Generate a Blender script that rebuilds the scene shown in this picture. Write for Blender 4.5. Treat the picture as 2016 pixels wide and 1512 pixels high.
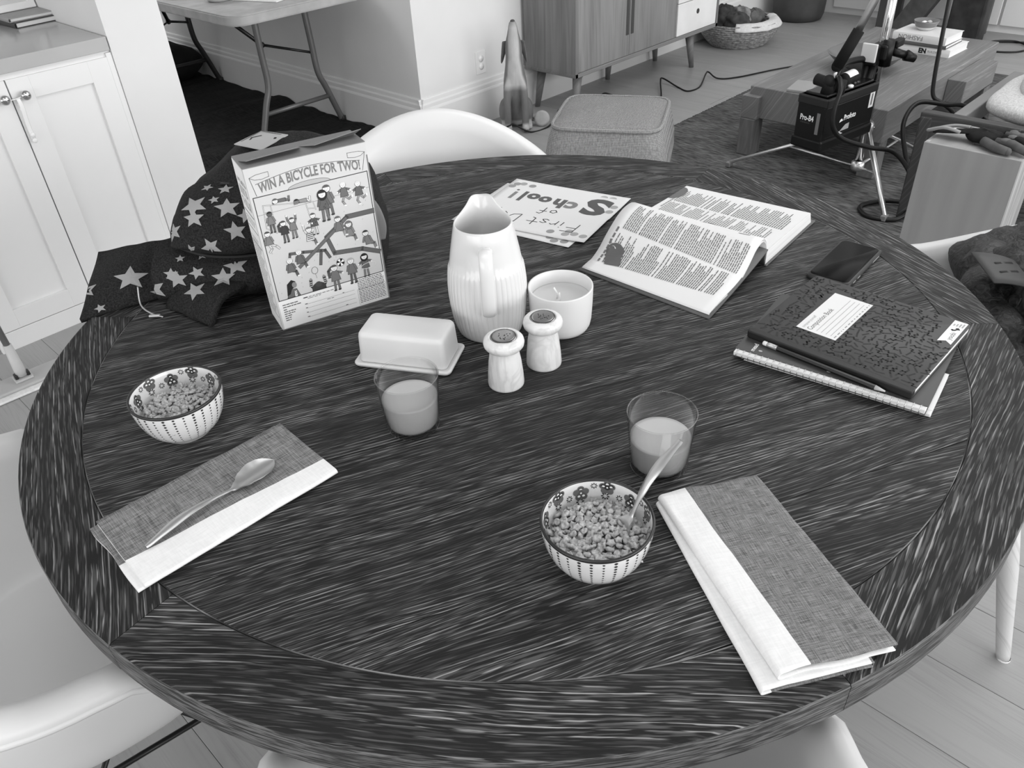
import bpy, bmesh, math, random
from math import pi, sin, cos, radians as R
from mathutils import Vector as V, Matrix, noise
from mathutils.bvhtree import BVHTree
random.seed(7)
for o in list(bpy.data.objects): bpy.data.objects.remove(o)
S = bpy.context.scene
C = S.collection
# ---------------------------------------------------------------- camera
cd = bpy.data.cameras.new('camera'); cam = bpy.data.objects.new('camera', cd); C.objects.link(cam)
cd.sensor_fit = 'HORIZONTAL'; cd.sensor_width = 36.0; cd.lens = 1578.6/2016*36.0; cd.clip_start = .02
_r = V((.690, -.723, -.049)).normalized(); _f = V((.563, .577, -.591)).normalized()
_r = (_r - _f*_r.dot(_f)).normalized(); _u = _r.cross(_f)
cam.matrix_world = Matrix(((_r.x, _u.x, -_f.x, -.811), (_r.y, _u.y, -_f.y, -.807), (_r.z, _u.z, -_f.z, 1.467), (0, 0, 0, 1)))
S.camera = cam
# ---------------------------------------------------------------- light
w = bpy.data.worlds.new('daylight'); S.world = w; w.use_nodes = True
w.node_tree.nodes['Background'].inputs[0].default_value = (1, 1, 1, 1)
w.node_tree.nodes['Background'].inputs[1].default_value = 1.0
def area_light(name, loc, rot, sx, sy, power):
    l = bpy.data.lights.new(name, 'AREA'); l.shape = 'RECTANGLE'; l.size = sx; l.size_y = sy; l.energy = power
    o = bpy.data.objects.new(name, l); C.objects.link(o); o.location = loc; o.rotation_euler = rot; return o
area_light('window_light_right', (2.6, -7.0, 2.0), (R(90), 0, 0), 10.0, 2.6, 520)
area_light('window_light_left', (-6.5, -1.0, 1.8), (R(90), 0, R(-90)), 6.0, 2.2, 150)
area_light('overhead_fill_living', (2.6, -.5, 2.72), (0, 0, 0), 2.6, 2.6, 66)  # added fill from above for the far floor and rug, no actual fixture
area_light('overhead_fill_far', (.6, 4.6, 2.70), (0, 0, 0), 1.6, 1.6, 42)  # added fill that brightens the other room's wall, no lamp known there
area_light('overhead_fill_dining', (-.9, -.5, 2.72), (0, 0, 0), 1.6, 1.6, 16)  # added soft fill over the table and chairs, not a room lamp
S.view_settings.view_transform = 'Standard'; S.view_settings.look = 'None'
S.view_settings.exposure = -.16; S.view_settings.gamma = 1.0; S.view_settings.use_curve_mapping = False

# ---------------------------------------------------------------- helpers
def lin(L):
    c = L/255.0
    return c/12.92 if c <= .04045 else ((c+.055)/1.055)**2.4
def g(L): return min(.9, .80*lin(L)/lin(222))          # albedo that reads as grey level L in this light
class Nodes:
    def __init__(s, name, rough=.5, spec=.5, metal=0.0):
        s.m = bpy.data.materials.new(name); s.m.use_nodes = True; s.t = s.m.node_tree
        s.b = s.t.nodes['Principled BSDF']; s.b.inputs['Roughness'].default_value = rough
        s.b.inputs['Specular IOR Level'].default_value = spec; s.b.inputs['Metallic'].default_value = metal
    def n(s, typ, **kw):
        x = s.t.nodes.new(typ)
        for k, v in kw.items(): setattr(x, k, v)
        return x
    def l(s, a, b): s.t.links.new(a, b)
    def coord(s, scale=(1, 1, 1), kind='Object', rnd=0.0, loc=(0, 0, 0)):
        tc = s.n('ShaderNodeTexCoord'); mp = s.n('ShaderNodeMapping'); mp.inputs['Scale'].default_value = scale
        mp.inputs['Location'].default_value = loc
        src = tc.outputs[kind]
        if rnd:
            oi = s.n('ShaderNodeObjectInfo'); vm = s.n('ShaderNodeVectorMath', operation='SCALE')
            cx = s.n('ShaderNodeCombineXYZ')
            for i in range(3): s.l(oi.outputs['Random'], cx.inputs[i])
            s.l(cx.outputs[0], vm.inputs[0]); vm.inputs['Scale'].default_value = rnd
            ad = s.n('ShaderNodeVectorMath', operation='ADD'); s.l(src, ad.inputs[0]); s.l(vm.outputs[0], ad.inputs[1]); src = ad.outputs[0]
        s.l(src, mp.inputs['Vector']); return mp.outputs[0]
    def noise(s, vec, scale=1, detail=2, rough=.5, dist=0.0):
        x = s.n('ShaderNodeTexNoise'); s.l(vec, x.inputs['Vector']); x.inputs['Scale'].default_value = scale
        x.inputs['Detail'].default_value = detail; x.inputs['Roughness'].default_value = rough; x.inputs['Distortion'].default_value = dist
        return x.outputs['Fac']
    def math(s, op, a, b=None, clamp=False):
        x = s.n('ShaderNodeMath', operation=op); x.use_clamp = clamp
        for i, v in enumerate((a, b)):
            if v is None: continue
            if isinstance(v, (int, float)): x.inputs[i].default_value = v
            else: s.l(v, x.inputs[i])
        return x.outputs[0]
    def ramp(s, fac, pts, interp='LINEAR'):
        x = s.n('ShaderNodeValToRGB'); s.l(fac, x.inputs[0]); e = x.color_ramp.elements; x.color_ramp.interpolation = interp
        while len(e) < len(pts): e.new(.5)
        for i, (p, v) in enumerate(pts): e[i].position = p; e[i].color = (v, v, v, 1)
        return x.outputs[0]
    def mix(s, f, a, b):
        x = s.n('ShaderNodeMix', data_type='FLOAT')
        for i, v in ((0, f), (2, a), (3, b)):
            if isinstance(v, (int, float)): x.inputs[i].default_value = v
            else: s.l(v, x.inputs[i])
        return x.outputs[0]
    def base(s, v):
        if isinstance(v, (int, float)): s.b.inputs['Base Color'].default_value = (v, v, v, 1)
        else: s.l(v, s.b.inputs['Base Color'])
        return s
    def bump(s, h, strength=.3, dist=.002):
        x = s.n('ShaderNodeBump'); x.inputs['Strength'].default_value = strength; x.inputs['Distance'].default_value = dist
        s.l(h, x.inputs['Height']); s.l(x.outputs[0], s.b.inputs['Normal']); return s
MATS = {}
def plain(L, rough=.5, spec=.5, metal=0.0, var=.06, scale=6.0):
    k = ('p', L, rough, spec, metal, var, scale)
    if k not in MATS:
        n = Nodes('grey_%d' % L, rough, spec, metal); a = g(L)
        f = n.noise(n.coord(), scale, 3)
        n.base(n.ramp(f, [(.3, a*(1-var)), (.7, min(.9, a*(1+var)))])); MATS[k] = n.m
    return MATS[k]
def wood(name, dark, light, amp=.16, hill=(1.2, 5.5), pore=(9, 300), cut=(.52, .64), rough=.5, rnd=0.0, band=(45, .25), spec=.4, broad=.2, bump=.12, line=0):
    """open grained wood, grain along local X: fine pores follow the contour lines of an elongated noise hill"""
    n = Nodes(name, rough, spec)
    co = n.coord((1, 1, 1), rnd=rnd); sp = n.n('ShaderNodeSeparateXYZ'); n.l(co, sp.inputs[0])
    h0 = n.noise(n.coord((hill[0], hill[1], 2.0), rnd=rnd), 1.0, 2.0, .45, .1)
    h = n.math('ADD', n.math('ADD', sp.outputs['Y'], n.math('MULTIPLY', h0, amp)), n.math('MULTIPLY', sp.outputs['Z'], .7))
    def along(fx, fh, det):
        c = n.n('ShaderNodeCombineXYZ'); n.l(n.math('MULTIPLY', sp.outputs['X'], fx), c.inputs[0]); n.l(n.math('MULTIPLY', h, fh), c.inputs[1]); return n.noise(c.outputs[0], 1.0, det, .55)
    if line:
        jit = n.math('MULTIPLY', along(2.2, line*.12, 1.0), 2.6)
        ln = n.ramp(n.math('FRACT', n.math('ADD', n.math('MULTIPLY', h, line), jit)), [(0, 0), (.05, 1), (.16, .6), (.28, 0)])
        brk = n.ramp(along(pore[0], pore[1], 2.0), [(cut[0], 0), (cut[1], 1)])
        dash = n.math('ADD', n.math('MULTIPLY', ln, brk), n.math('MULTIPLY', brk, .20), clamp=True)
    else: dash = n.ramp(along(pore[0], pore[1], 2.0), [(cut[0], 0), (cut[1], 1)])
    den = n.ramp(along(1.3, band[0], 1.0), [(.36, band[1]), (.62, 1)])
    st = n.math('MULTIPLY', dash, den)
    b = along(1.5, 14, 1.0)
    n.base(n.math('MULTIPLY', n.mix(st, dark, light), n.ramp(b, [(.3, 1-broad), (.7, 1+broad)]))); n.bump(st, bump, .0006)
    return n.m
def fabric(name, dark, light, fx=(420, 26), rough=.9, bump=.5, contrast=(.38, .62)):
    n = Nodes(name, rough, .2)
    a = n.noise(n.coord((fx[1], fx[0], fx[1])), 1.0, 2); b = n.noise(n.coord((fx[0], fx[1], fx[1]), loc=(3, 7, 1)), 1.0, 2)
    m = n.math('MULTIPLY', n.math('ADD', a, b), .5)
    f = n.ramp(m, [(contrast[0], 0), (contrast[1], 1)])
    n.base(n.mix(f, dark, light)); n.bump(m, bump, .0008); return n.m
def printed(rough=.6):
    k = ('print', rough)
    if k not in MATS:
        n = Nodes('print_ink', rough, .3); a = n.n('ShaderNodeAttribute', attribute_name='Col'); n.l(a.outputs['Color'], n.b.inputs['Base Color'])
        MATS[k] = n.m
    return MATS[k]

class MB:
    """collects shapes, then links them as one mesh object"""
    def __init__(s): s.v = []; s.f = []; s.mi = []; s.sm = []
    def add(s, vs, fs, mi=0, smooth=True, M=None):
        k = len(s.v)
        for p in vs: s.v.append(M @ V(p) if M else V(p))
        for q in fs: s.f.append(tuple(i+k for i in q)); s.mi.append(mi); s.sm.append(smooth)
        return s
    def bm(s, b, mi=0, smooth=True, M=None):
        b.verts.index_update(); s.add([v.co.copy() for v in b.verts], [[v.index for v in f.verts] for f in b.faces], mi, smooth, M); b.free(); return s
    def box(s, c, d, bev=0.0, mi=0, M=None, seg=2, taper=1.0, smooth=False):
        b = bmesh.new(); bmesh.ops.create_cube(b, size=1.0)
        for v in b.verts:
            t = taper if v.co.z > 0 else 1.0
            v.co = V((v.co.x*d[0]*t, v.co.y*d[1]*t, v.co.z*d[2]))
        if bev > 0: bmesh.ops.bevel(b, geom=list(b.edges), offset=bev, segments=seg, profile=.5, affect='EDGES')
        T = Matrix.Translation(V(c)); return s.bm(b, mi, smooth, (M @ T) if M else T)
    def lathe(s, prof, n=48, mi=0, M=None, cap0=False, cap1=False, fn=None):
        vs = []; fs = []; m = len(prof)
        for j in range(n):
            a = 2*pi*j/n
            for (r, z) in prof:
                rr, zz = (r, z) if fn is None else fn(a, r, z)
                vs.append((rr*cos(a), rr*sin(a), zz))
        for j in range(n):
            for i in range(m-1):
                k = (j+1) % n; fs.append((j*m+i, k*m+i, k*m+i+1, j*m+i+1))
        if cap0: fs.append(tuple(j*m for j in reversed(range(n))))
        if cap1: fs.append(tuple(j*m+m-1 for j in range(n)))
        return s.add(vs, fs, mi, True, M)
    def tube(s, pts, r, n=10, mi=0, M=None, caps=True, flat=1.0, up=None):
        P = [V(p) for p in pts]; rs = r if isinstance(r, (list, tuple)) else [r]*len(P)
        vs = []; fs = []; prev = None
        for i, p in enumerate(P):
            t = (P[min(i+1, len(P)-1)]-P[max(i-1, 0)]).normalized()
            if prev is None:
                a = V(up) if up else (V((0, 0, 1)) if abs(t.z) < .9 else V((1, 0, 0)))
            else: a = prev
            a = (a-t*a.dot(t)).normalized(); prev = a; b = t.cross(a)
            for j in range(n):
                q = 2*pi*j/n; vs.append(p+a*(cos(q)*rs[i]*flat)+b*(sin(q)*rs[i]))
        for i in range(len(P)-1):
            for j in range(n):
                k = (j+1) % n; fs.append((i*n+j, i*n+k, (i+1)*n+k, (i+1)*n+j))
        if caps: fs.append(tuple(reversed(range(n)))); fs.append(tuple(range((len(P)-1)*n, len(P)*n)))
        return s.add(vs, fs, mi, True, M)
    def prism(s, poly, z0, z1, mi=0, M=None, smooth=False):
        n = len(poly); vs = [(x, y, z0) for x, y in poly]+[(x, y, z1) for x, y in poly]
        fs = [tuple(reversed(range(n))), tuple(range(n, 2*n))]+[(i, (i+1) % n, n+(i+1) % n, n+i) for i in range(n)]
        return s.add(vs, fs, mi, smooth, M)
    def grid(s, fn, nu, nv, mi=0, M=None, wrapu=False, smooth=True):
        vs = [fn(i/(nu-(0 if wrapu else 1)), j/(nv-1)) for i in range(nu) for j in range(nv)]
        fs = [(i*nv+j, ((i+1) % nu)*nv+j, ((i+1) % nu)*nv+j+1, i*nv+j+1) for i in range(nu if wrapu else nu-1) for j in range(nv-1)]
        return s.add(vs, fs, mi, smooth, M)
    def sphere(s, c, r, nu=16, nv=10, mi=0, M=None):
        r = r if isinstance(r, (tuple, list)) else (r, r, r)
        def fn(u, v): a = 2*pi*u; b = pi*(v-.5); return (c[0]+r[0]*cos(b)*cos(a), c[1]+r[1]*cos(b)*sin(a), c[2]+r[2]*sin(b))
        return s.grid(fn, nu, nv, mi, M, wrapu=True)
    def build(s, name, mat, parent=None, loc=None, rot=None):
        me = bpy.data.meshes.new(name); me.from_pydata([tuple(p) for p in s.v], [], s.f)
        for m in (mat if isinstance(mat, (list, tuple)) else [mat]): me.materials.append(m)
        me.polygons.foreach_set('material_index', s.mi); me.polygons.foreach_set('use_smooth', s.sm); me.update()
        return link(name, me, parent, loc, rot)
def link(name, me, parent=None, loc=None, rot=None):
    o = bpy.data.objects.new(name, me); C.objects.link(o); o.parent = parent
    if loc is not None: o.location = loc
    if rot is not None: o.rotation_euler = rot
    return o
def tag(o, label, cat, group=None, kind=None):
    o['label'] = label; o['category'] = cat
    if group: o['group'] = group
    if kind: o['kind'] = kind
    return o
def thing(name, label, cat, loc=(0, 0, 0), rz=0.0, group=None):
    o = link(name, None, None, loc, (0, 0, rz)); return tag(o, label, cat, group)
def struct(o): o['kind'] = 'structure'; return o
def copy_tree(o, parent=None):
    c = o.copy(); C.objects.link(c); c.parent = parent
    for ch in list(o.children): copy_tree(ch, c)
    return c
def mod(o, typ, **kw):
    m = o.modifiers.new(typ.lower(), typ)
    for k, v in kw.items(): setattr(m, k, v)
    return m
def sharp(o, ang=35):
    me = o.data
    try: me.set_sharp_from_angle(angle=R(ang))
    except Exception: pass
    return o
def spline(pts, k=8):
    P = [V(p) for p in pts]; out = []
    for i in range(len(P)-1):
        a, b, c, d = P[max(i-1, 0)], P[i], P[i+1], P[min(i+2, len(P)-1)]
        for j in range(k):
            t = j/k; out.append(.5*((2*b)+(c-a)*t+(2*a-5*b+4*c-d)*t*t+(3*b-a-3*c+d)*t*t*t))
    out.append(P[-1]); return out
def RT(loc=(0, 0, 0), rz=0.0, rx=0.0, ry=0.0):
    return Matrix.Translation(V(loc)) @ Matrix.Rotation(rz, 4, 'Z') @ Matrix.Rotation(ry, 4, 'Y') @ Matrix.Rotation(rx, 4, 'X')

_txt = {}
def text2d(s, size=1.0, bold=0.0):
    """outline mesh of a line of lettering: verts2d, faces, width"""
    k = (s, bold)
    if k not in _txt:
        cu = bpy.data.curves.new('lettering', 'FONT'); cu.body = s; cu.size = 1.0; cu.offset = bold; cu.resolution_u = 3
        o = bpy.data.objects.new('lettering', cu); C.objects.link(o); bpy.context.view_layer.update()
        dg = bpy.context.evaluated_depsgraph_get(); me = bpy.data.meshes.new_from_object(o.evaluated_get(dg))
        vs = [(v.co.x, v.co.y) for v in me.vertices]; fs = [tuple(p.vertices) for p in me.polygons]
        bpy.data.objects.remove(o); bpy.data.curves.remove(cu); bpy.data.meshes.remove(me); _txt[k] = (vs, fs)
    vs, fs = _txt[k]; x0 = min(p[0] for p in vs); w_ = (max(p[0] for p in vs)-x0)
    return [((x-x0)*size, y*size) for x, y in vs], fs, w_*size
class Canvas:
    """flat print: grey polygons laid on a surface fn(u,v,h) -> point; layers sit a hair apart"""
    def __init__(s, fn, step=3e-5, base=2.5e-4): s.fn = fn; s.v = []; s.f = []; s.c = []; s.step = step; s.b = base
    def raw(s, vs, fs, L, layer=0):
        k = len(s.v); h = s.b+s.step*layer
        s.v += [s.fn(x, y, h) for x, y in vs]
        for q in fs: s.f.append(tuple(i+k for i in q)); s.c.append(L)
    def poly(s, pts, L, layer=0): s.raw(pts, [tuple(range(len(pts)))], L, layer)
    def rect(s, x0, y0, x1, y1, L, layer=0): s.poly([(x0, y0), (x1, y0), (x1, y1), (x0, y1)], L, layer)
    def ell(s, cx, cy, rx, ry, L, layer=0, n=16, a0=0, a1=2*pi, rot=0.0):
        pts = []
        for i in range(n):
            t = a0+(a1-a0)*i/(n if a1-a0 > 6.28 else n-1); x, y = rx*cos(t), ry*sin(t)
            pts.append((cx+x*cos(rot)-y*sin(rot), cy+x*sin(rot)+y*cos(rot)))
        s.poly(pts, L, layer)
    def line(s, pts, wd, L, layer=0, close=False):
        if close: pts = list(pts)+[pts[0]]
        for (x0, y0), (x1, y1) in zip(pts, pts[1:]):
            dx, dy = x1-x0, y1-y0; d = math.hypot(dx, dy) or 1; nx, ny = -dy/d*wd/2, dx/d*wd/2; ex, ey = dx/d*wd*.3, dy/d*wd*.3
            s.poly([(x0+nx-ex, y0+ny-ey), (x0-nx-ex, y0-ny-ey), (x1-nx+ex, y1-ny+ey), (x1+nx+ex, y1+ny+ey)], L, layer)
    def out(s, pts, L, layer=0, wd=.0006, ink=40):
        s.poly(pts, L, layer); s.line(pts, wd, ink, layer+.5, True)
    def text(s, t, x, y, size, L, layer=0, sx=1.0, rot=0.0, bold=0.0, fit=None, arc=None):
        vs, fs, wd = text2d(t, size, bold)
        if fit: sx = fit/wd
        q = []
        for a, b in vs:
            a *= sx; px, py = x+a*cos(rot)-b*sin(rot), y+a*sin(rot)+b*cos(rot)
            if arc: py += arc(px)
            q.append((px, py))
        s.raw(q, fs, L, layer); return wd*sx
    def greek(s, x0, x1, y, h, L, layer=0, rnd=random, word=(.004, .011), gap=.0016):
        x = x0
        while x < x1-.001:
            e = min(x1, x+rnd.uniform(*word)); s.rect(x, y, e, y+h, L, layer); x = e+gap
    def build(s, name, parent=None, rough=.6, flip=False):
        me = bpy.data.meshes.new(name); me.from_pydata([tuple(p) for p in s.v], [], [tuple(reversed(q)) for q in s.f] if flip else s.f)
        at = me.attributes.new('Col', 'FLOAT_COLOR', 'FACE')
        for i, L in enumerate(s.c): a = g(L); at.data[i].color = (a, a, a, 1)
        me.materials.append(printed(rough)); me.update(); return link(name, me, parent)
def star(cx, cy, r, rot=0.0, inner=.42, n=5):
    return [(cx+(r if i % 2 == 0 else r*inner)*cos(rot+pi/2+pi*i/n), cy+(r if i % 2 == 0 else r*inner)*sin(rot+pi/2+pi*i/n)) for i in range(2*n)]
# ================================================================ the room
PAINT = plain(216, .75, .2, var=.015); TRIM = plain(222, .45, .4, var=.015); CABW = plain(224, .4, .4, var=.01)
def wallbox(name, x0, x1, y0, y1, z0=0, z1=2.75, m=None):
    return struct(MB().box(((x0+x1)/2, (y0+y1)/2, (z0+z1)/2), (x1-x0, y1-y0, z1-z0)).build(name, m or PAINT))
floor = struct(MB().box((1, 1.5, -.03), (12, 12, .04)).build('floor', plain(60, .8)))
FLOORW = wood('floor_oak', g(156), g(142), amp=.14, hill=(.8, 6), pore=(7, 200), rough=.42, rnd=40, broad=.06, cut=(.45, .75), band=(25, .1))
pl_me = None
PW, PLN = .186, 1.9
for i in range(42):
    x = -2.1+PW*i+.042
    off = (i*.737) % 1.0*PLN
    for j in range(-1, 5):
        y = -2.9+off+j*PLN
        if y > 6.6 or y+PLN < -2.9: continue
        if x > 2.2 and y > 2.7: continue
        if x < -.6 and y < -1.2: continue
        if pl_me is None:
            o = MB().box((0, 0, -.006), (PLN-.0012, PW-.0009, .012), .0007, seg=1).build('plank', FLOORW, floor); pl_me = o.data
        else: o = link('plank', pl_me, floor)
        o.location = (x, y+PLN/2, .001 if (i+j) % 3 else .0006); o.rotation_euler = (0, 0, R(90) if (i+j) % 2 else R(-90))
wallbox('wall_left', 1.853, 1.99, 2.465, 7.0)
wallbox('wall_back', 1.99, 5.75, 2.465, 2.6)
wall_right = wallbox('wall_right', 5.66, 5.8, -3.5, 2.465)
wallbox('wall_partition', .265, .463, 2.085, 3.1)
wallbox('wall_niche', -4.0, .265, 2.76, 3.1)
wallbox('wall_far', -4.0, 1.853, 7.0, 7.1, m=PAINT)
struct(MB().box((.9, 1.0, 2.80), (9.9, 12, .1)).build('ceiling', plain(212, .9, .1, var=.01)))
for y0, y1 in ((2.05, 1.64), (1.635, .88), (.87, .1), (.095, -.7)):
    struct(MB().box((5.645, (y0+y1)/2, 1.3), (.03, abs(y0-y1)-.006, 2.5), .003).build('panel', TRIM, wall_right))
BP = [(0, .231), (.005, .230), (.008, .224), (.009, .207), (.013, .203), (.015, .199), (.015, .182), (.019, .177), (.022, .170), (.022, .0)]
def baseboard(name, p0, p1, nrm):
    b = MB(); vs = []; n = len(BP)
    for q, sgn in ((p0, -1), (p1, 1)):
        for d, z in BP: vs.append((q[0]+nrm[0]*d, q[1]+nrm[1]*d, z))
    b.add(vs, [(i, i+1, n+i+1, n+i) for i in range(n-1)], smooth=False)
    o = b.build(name, TRIM); bm = bmesh.new(); bm.from_mesh(o.data); bmesh.ops.recalc_face_normals(bm, faces=bm.faces); bm.to_mesh(o.data); bm.free()
    return struct(o)
baseboard('baseboard_left', (1.853, 2.465-.022, 0), (1.853, 7.0, 0), (-1, 0))
baseboard('baseboard_back', (1.853-.022, 2.465, 0), (5.66, 2.465, 0), (0, -1))
# wall outlet
t = thing('wall_outlet', 'small white double socket plate low on the wall left of the dog statue', 'outlet', (2.290, 2.465, .318), 0)
MB().box((0, -.003, 0), (.072, .006, .116), .002).build('plate', TRIM, t)
for dz in (-.02, .02):
    MB().lathe([(0, .0), (.016, .0), (.0175, .001), (.0175, .003), (0, .003)], 20, M=RT((0, -.006, dz), rx=R(90))).build('socket', plain(235, .3), t)
# ---------------------------------------------------------------- base cabinet with counter
t = thing('base_cabinet', 'white shaker base cabinet with two doors and round knobs left of the dining table', 'cabinet', (-.076, 2.09, 0))
MB().box((0.0, .34, .43), (.66, .60, .84), .002).box((.3305, .02, .43), (.018, .04, .84), .001).box((0, .024, .846), (.68, .03, .018), .001).build('body', CABW, t)
MB().box((0, .012, .034), (.68, .022, .067), .001).build('kick_board', CABW, t)
def shaker_door(name, x0, x1, knobx):
    z0, z1 = .07, .838; rail = .067
    b = MB()
    for xa, xb, za, zb in ((x0, x0+rail, z0, z1), (x1-rail, x1, z0, z1), (x0+rail, x1-rail, z0, z0+rail), (x0+rail, x1-rail, z1-rail, z1)):
        b.box(((xa+xb)/2, .012, (za+zb)/2), (xb-xa+.0002, .022, zb-za+.0002), .0008, seg=1)
    d = b.build(name, CABW, t)
    MB().box(((x0+x1)/2, .018, (z0+z1)/2), (x1-x0-2*rail+.004, .010, z1-z0-2*rail+.004)).build('door_panel', CABW, d)
    MB().lathe([(0, .032), (.008, .0315), (.0135, .028), (.0155, .021), (.0135, .014), (.008, .010), (.0055, .007), (.0055, .0), (.009, 0)], 24, M=RT((knobx, .001, .788), rx=R(90))).build('knob', plain(190, .12, .5, 1.0), d)
shaker_door('door', .002, .322, .037); shaker_door('door', -.322, -.002, -.025)
tag(MB().box((-.26, 2.42, .879), (1.04, .68, .042), .002).build('counter_top', plain(168, .18, .5, var=.10, scale=3)), 'grey polished stone counter top over the white base cabinet', 'counter')
t = thing('cabinet_latch', 'translucent plastic child latch strap hanging from the cabinet knobs', 'latch', (-.076, 2.088, .788))
LT = plain(232, .25, .5)
b = MB(); b.tube(spline([(-.03, -.012, 0), (0, -.016, -.004), (.036, -.012, 0)], 6), .004, 8, flat=.4); b.build('loop', LT, t)
b = MB(); b.tube(spline([(.012, -.016, -.004), (.014, -.018, -.03), (.012, -.012, -.08), (.012, -.012, -.13)], 6), [.007]*19, 8, flat=.25, up=(0, 1, 0)); b.build('strap', LT, t)
for z in (-.02, -.036, -.118, -.136): MB().lathe([(0, 0), (.0075, 0), (.008, .002), (.006, .004), (0, .004)], 14, M=RT((.013, -.014, z), rx=R(90))).build('button', LT, t)
# books and picture frame on the counter
def closed_book(name, label, size, loc, rz, cover, L=225, group=None, lettering=None, rot=None):
    x, y, z = size; t = thing(name, label, 'book', loc, rz, group)
    b = MB(); th = .0028
    b.box((0, 0, th/2), (x, y, th), .0008, seg=1).box((0, 0, z-th/2), (x, y, th), .0008, seg=1)
    n = 6; sp = [(-x/2-.002*sin(pi*i/n), z*i/n) for i in range(n+1)]
    b.add([(p[0], s*y/2, p[1]) for p in sp for s in (-1, 1)]+[(p[0]+.003, s*y/2, p[1]) for p in sp for s in (-1, 1)],
          [(2*i, 2*i+1, 2*i+3, 2*i+2) for i in range(n)]+[(2*(n+1)+2*i+2, 2*(n+1)+2*i+3, 2*(n+1)+2*i+1, 2*(n+1)+2*i) for i in range(n)])
    b.build('cover', cover, t)
    MB().box((.001, 0, z/2), (x-.009, y-.008, z-2*th), .0005, seg=1).build('page_block', page_edge(L), t)
    if lettering:
        for (s, off, size_, Lk, bold) in lettering:
            fl = -1 if s == 'FASHION' else 1; c = Canvas(lambda u, v, h: (-x/2-.0022-h, -u*fl, z/2+v*fl), base=3e-4); off = -.02 if fl < 0 else off; w_ = c.text(s, off, -size_*.35, size_, Lk, bold=bold); c.build('lettering', t)
    return t
def page_edge(L=225):
    k = ('pe', L)
    if k not in MATS:
        n = Nodes('page_edges', .8, .2); f = n.noise(n.coord((2, 2, 900)), 1, 2); n.base(n.ramp(f, [(.3, g(L)*.82), (.7, min(.9, g(L)*1.05))])); n.bump(f, .3, .0005); MATS[k] = n.m
    return MATS[k]
DK = plain(62, .5)
closed_book('book', 'dark spined book at the bottom of the pair on the grey counter', (.155, .21, .019), (.198, 2.603, .9), R(4), DK)
closed_book('book', 'thin book with pale cover lying under the picture frame on the counter', (.15, .205, .014), (.190, 2.612, .9192), R(2), plain(150, .5))
t = thing('picture_frame', 'white picture frame leaning above the books on the grey counter', 'frame', (.135, 2.63, .9336), R(4))
b = MB(); MM = RT((0, 0, 0), rx=R(-12))
for c_, d_ in (((0, 0, .012), (.25, .018, .024)), ((0, 0, .288), (.25, .018, .024)), ((-.113, 0, .15), (.024, .018, .26)), ((.113, 0, .15), (.024, .018, .26))): b.box(c_, d_, .002, M=MM, seg=1)
b.build('moulding', plain(226, .5), t)
MB().box((0, .003, .15), (.21, .004, .26), M=MM).build('mat_board', plain(200, .6), t)
MB().box((0, .0005, .15), (.15, .002, .19), M=MM).build('picture', plain(170, .4, var=.2, scale=20), t)
# ---------------------------------------------------------------- flat mop by the cabinet
t = thing('flat_mop', 'flat mop with white pad and thin handle on the floor by the cabinet', 'mop', (-.43, 1.835, 0), R(-3))
MB().box((-.02, 0, .006), (.40, .125, .008), .003).build('mop_pad', plain(226, .9, var=.1, scale=90), t)
MB().box((-.02, 0.01, .016), (.38, .092, .011), .004).build('mop_head', plain(176, .4), t)
b = MB(); b.box((0, .012, .026), (.055, .045, .008), .002)
for s in (-1, 1): b.box((s*.018, .012, .036), (.010, .022, .018), .003, mi=1)
b.build('swivel_joint', [plain(190, .4), plain(40, .4)], t)
b = MB(); b.tube([(0, .012, .035), (0, .012, .06), (0, .014, .15)], [.016, .017, .013], 12); b.build('socket', plain(196, .4), t)
b = MB(); b.tube([(0, .014, .14), (-.03, .03, 1.15)], .010, 12); b.build('handle', plain(140, .3, .5, .6), t)
# ---------------------------------------------------------------- the other room: folding table, black cloth, bag
t = thing('folding_table', 'grey plastic folding table with bent steel legs beyond the doorway', 'table', (1.44, 3.9, 0))
TPG = plain(166, .55, .3, var=.12, scale=14)
b = bmesh.new(); bmesh.ops.create_cube(b, size=1.0)
for v in b.verts: v.co = V((v.co.x*.76, v.co.y*2.3, v.co.z*.045))
bmesh.ops.bevel(b, geom=[e for e in b.edges if abs(e.verts[0].co.z-e.verts[1].co.z) > .01], offset=.085, segments=6, profile=.5, affect='EDGES')
bmesh.ops.bevel(b, geom=[e for e in b.edges if abs(e.verts[0].co.z-e.verts[1].co.z) < .001 and len(e.link_faces) == 2 and abs(e.link_faces[0].normal.z-e.link_faces[1].normal.z) > .5], offset=.006, segments=2, affect='EDGES')
b_mb = MB().bm(b, M=RT((-.01, -.03, .7175))); sharp(b_tt := b_mb.build('table_top', TPG, t), 30)
ST = plain(112, .4, .5, .3)
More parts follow.
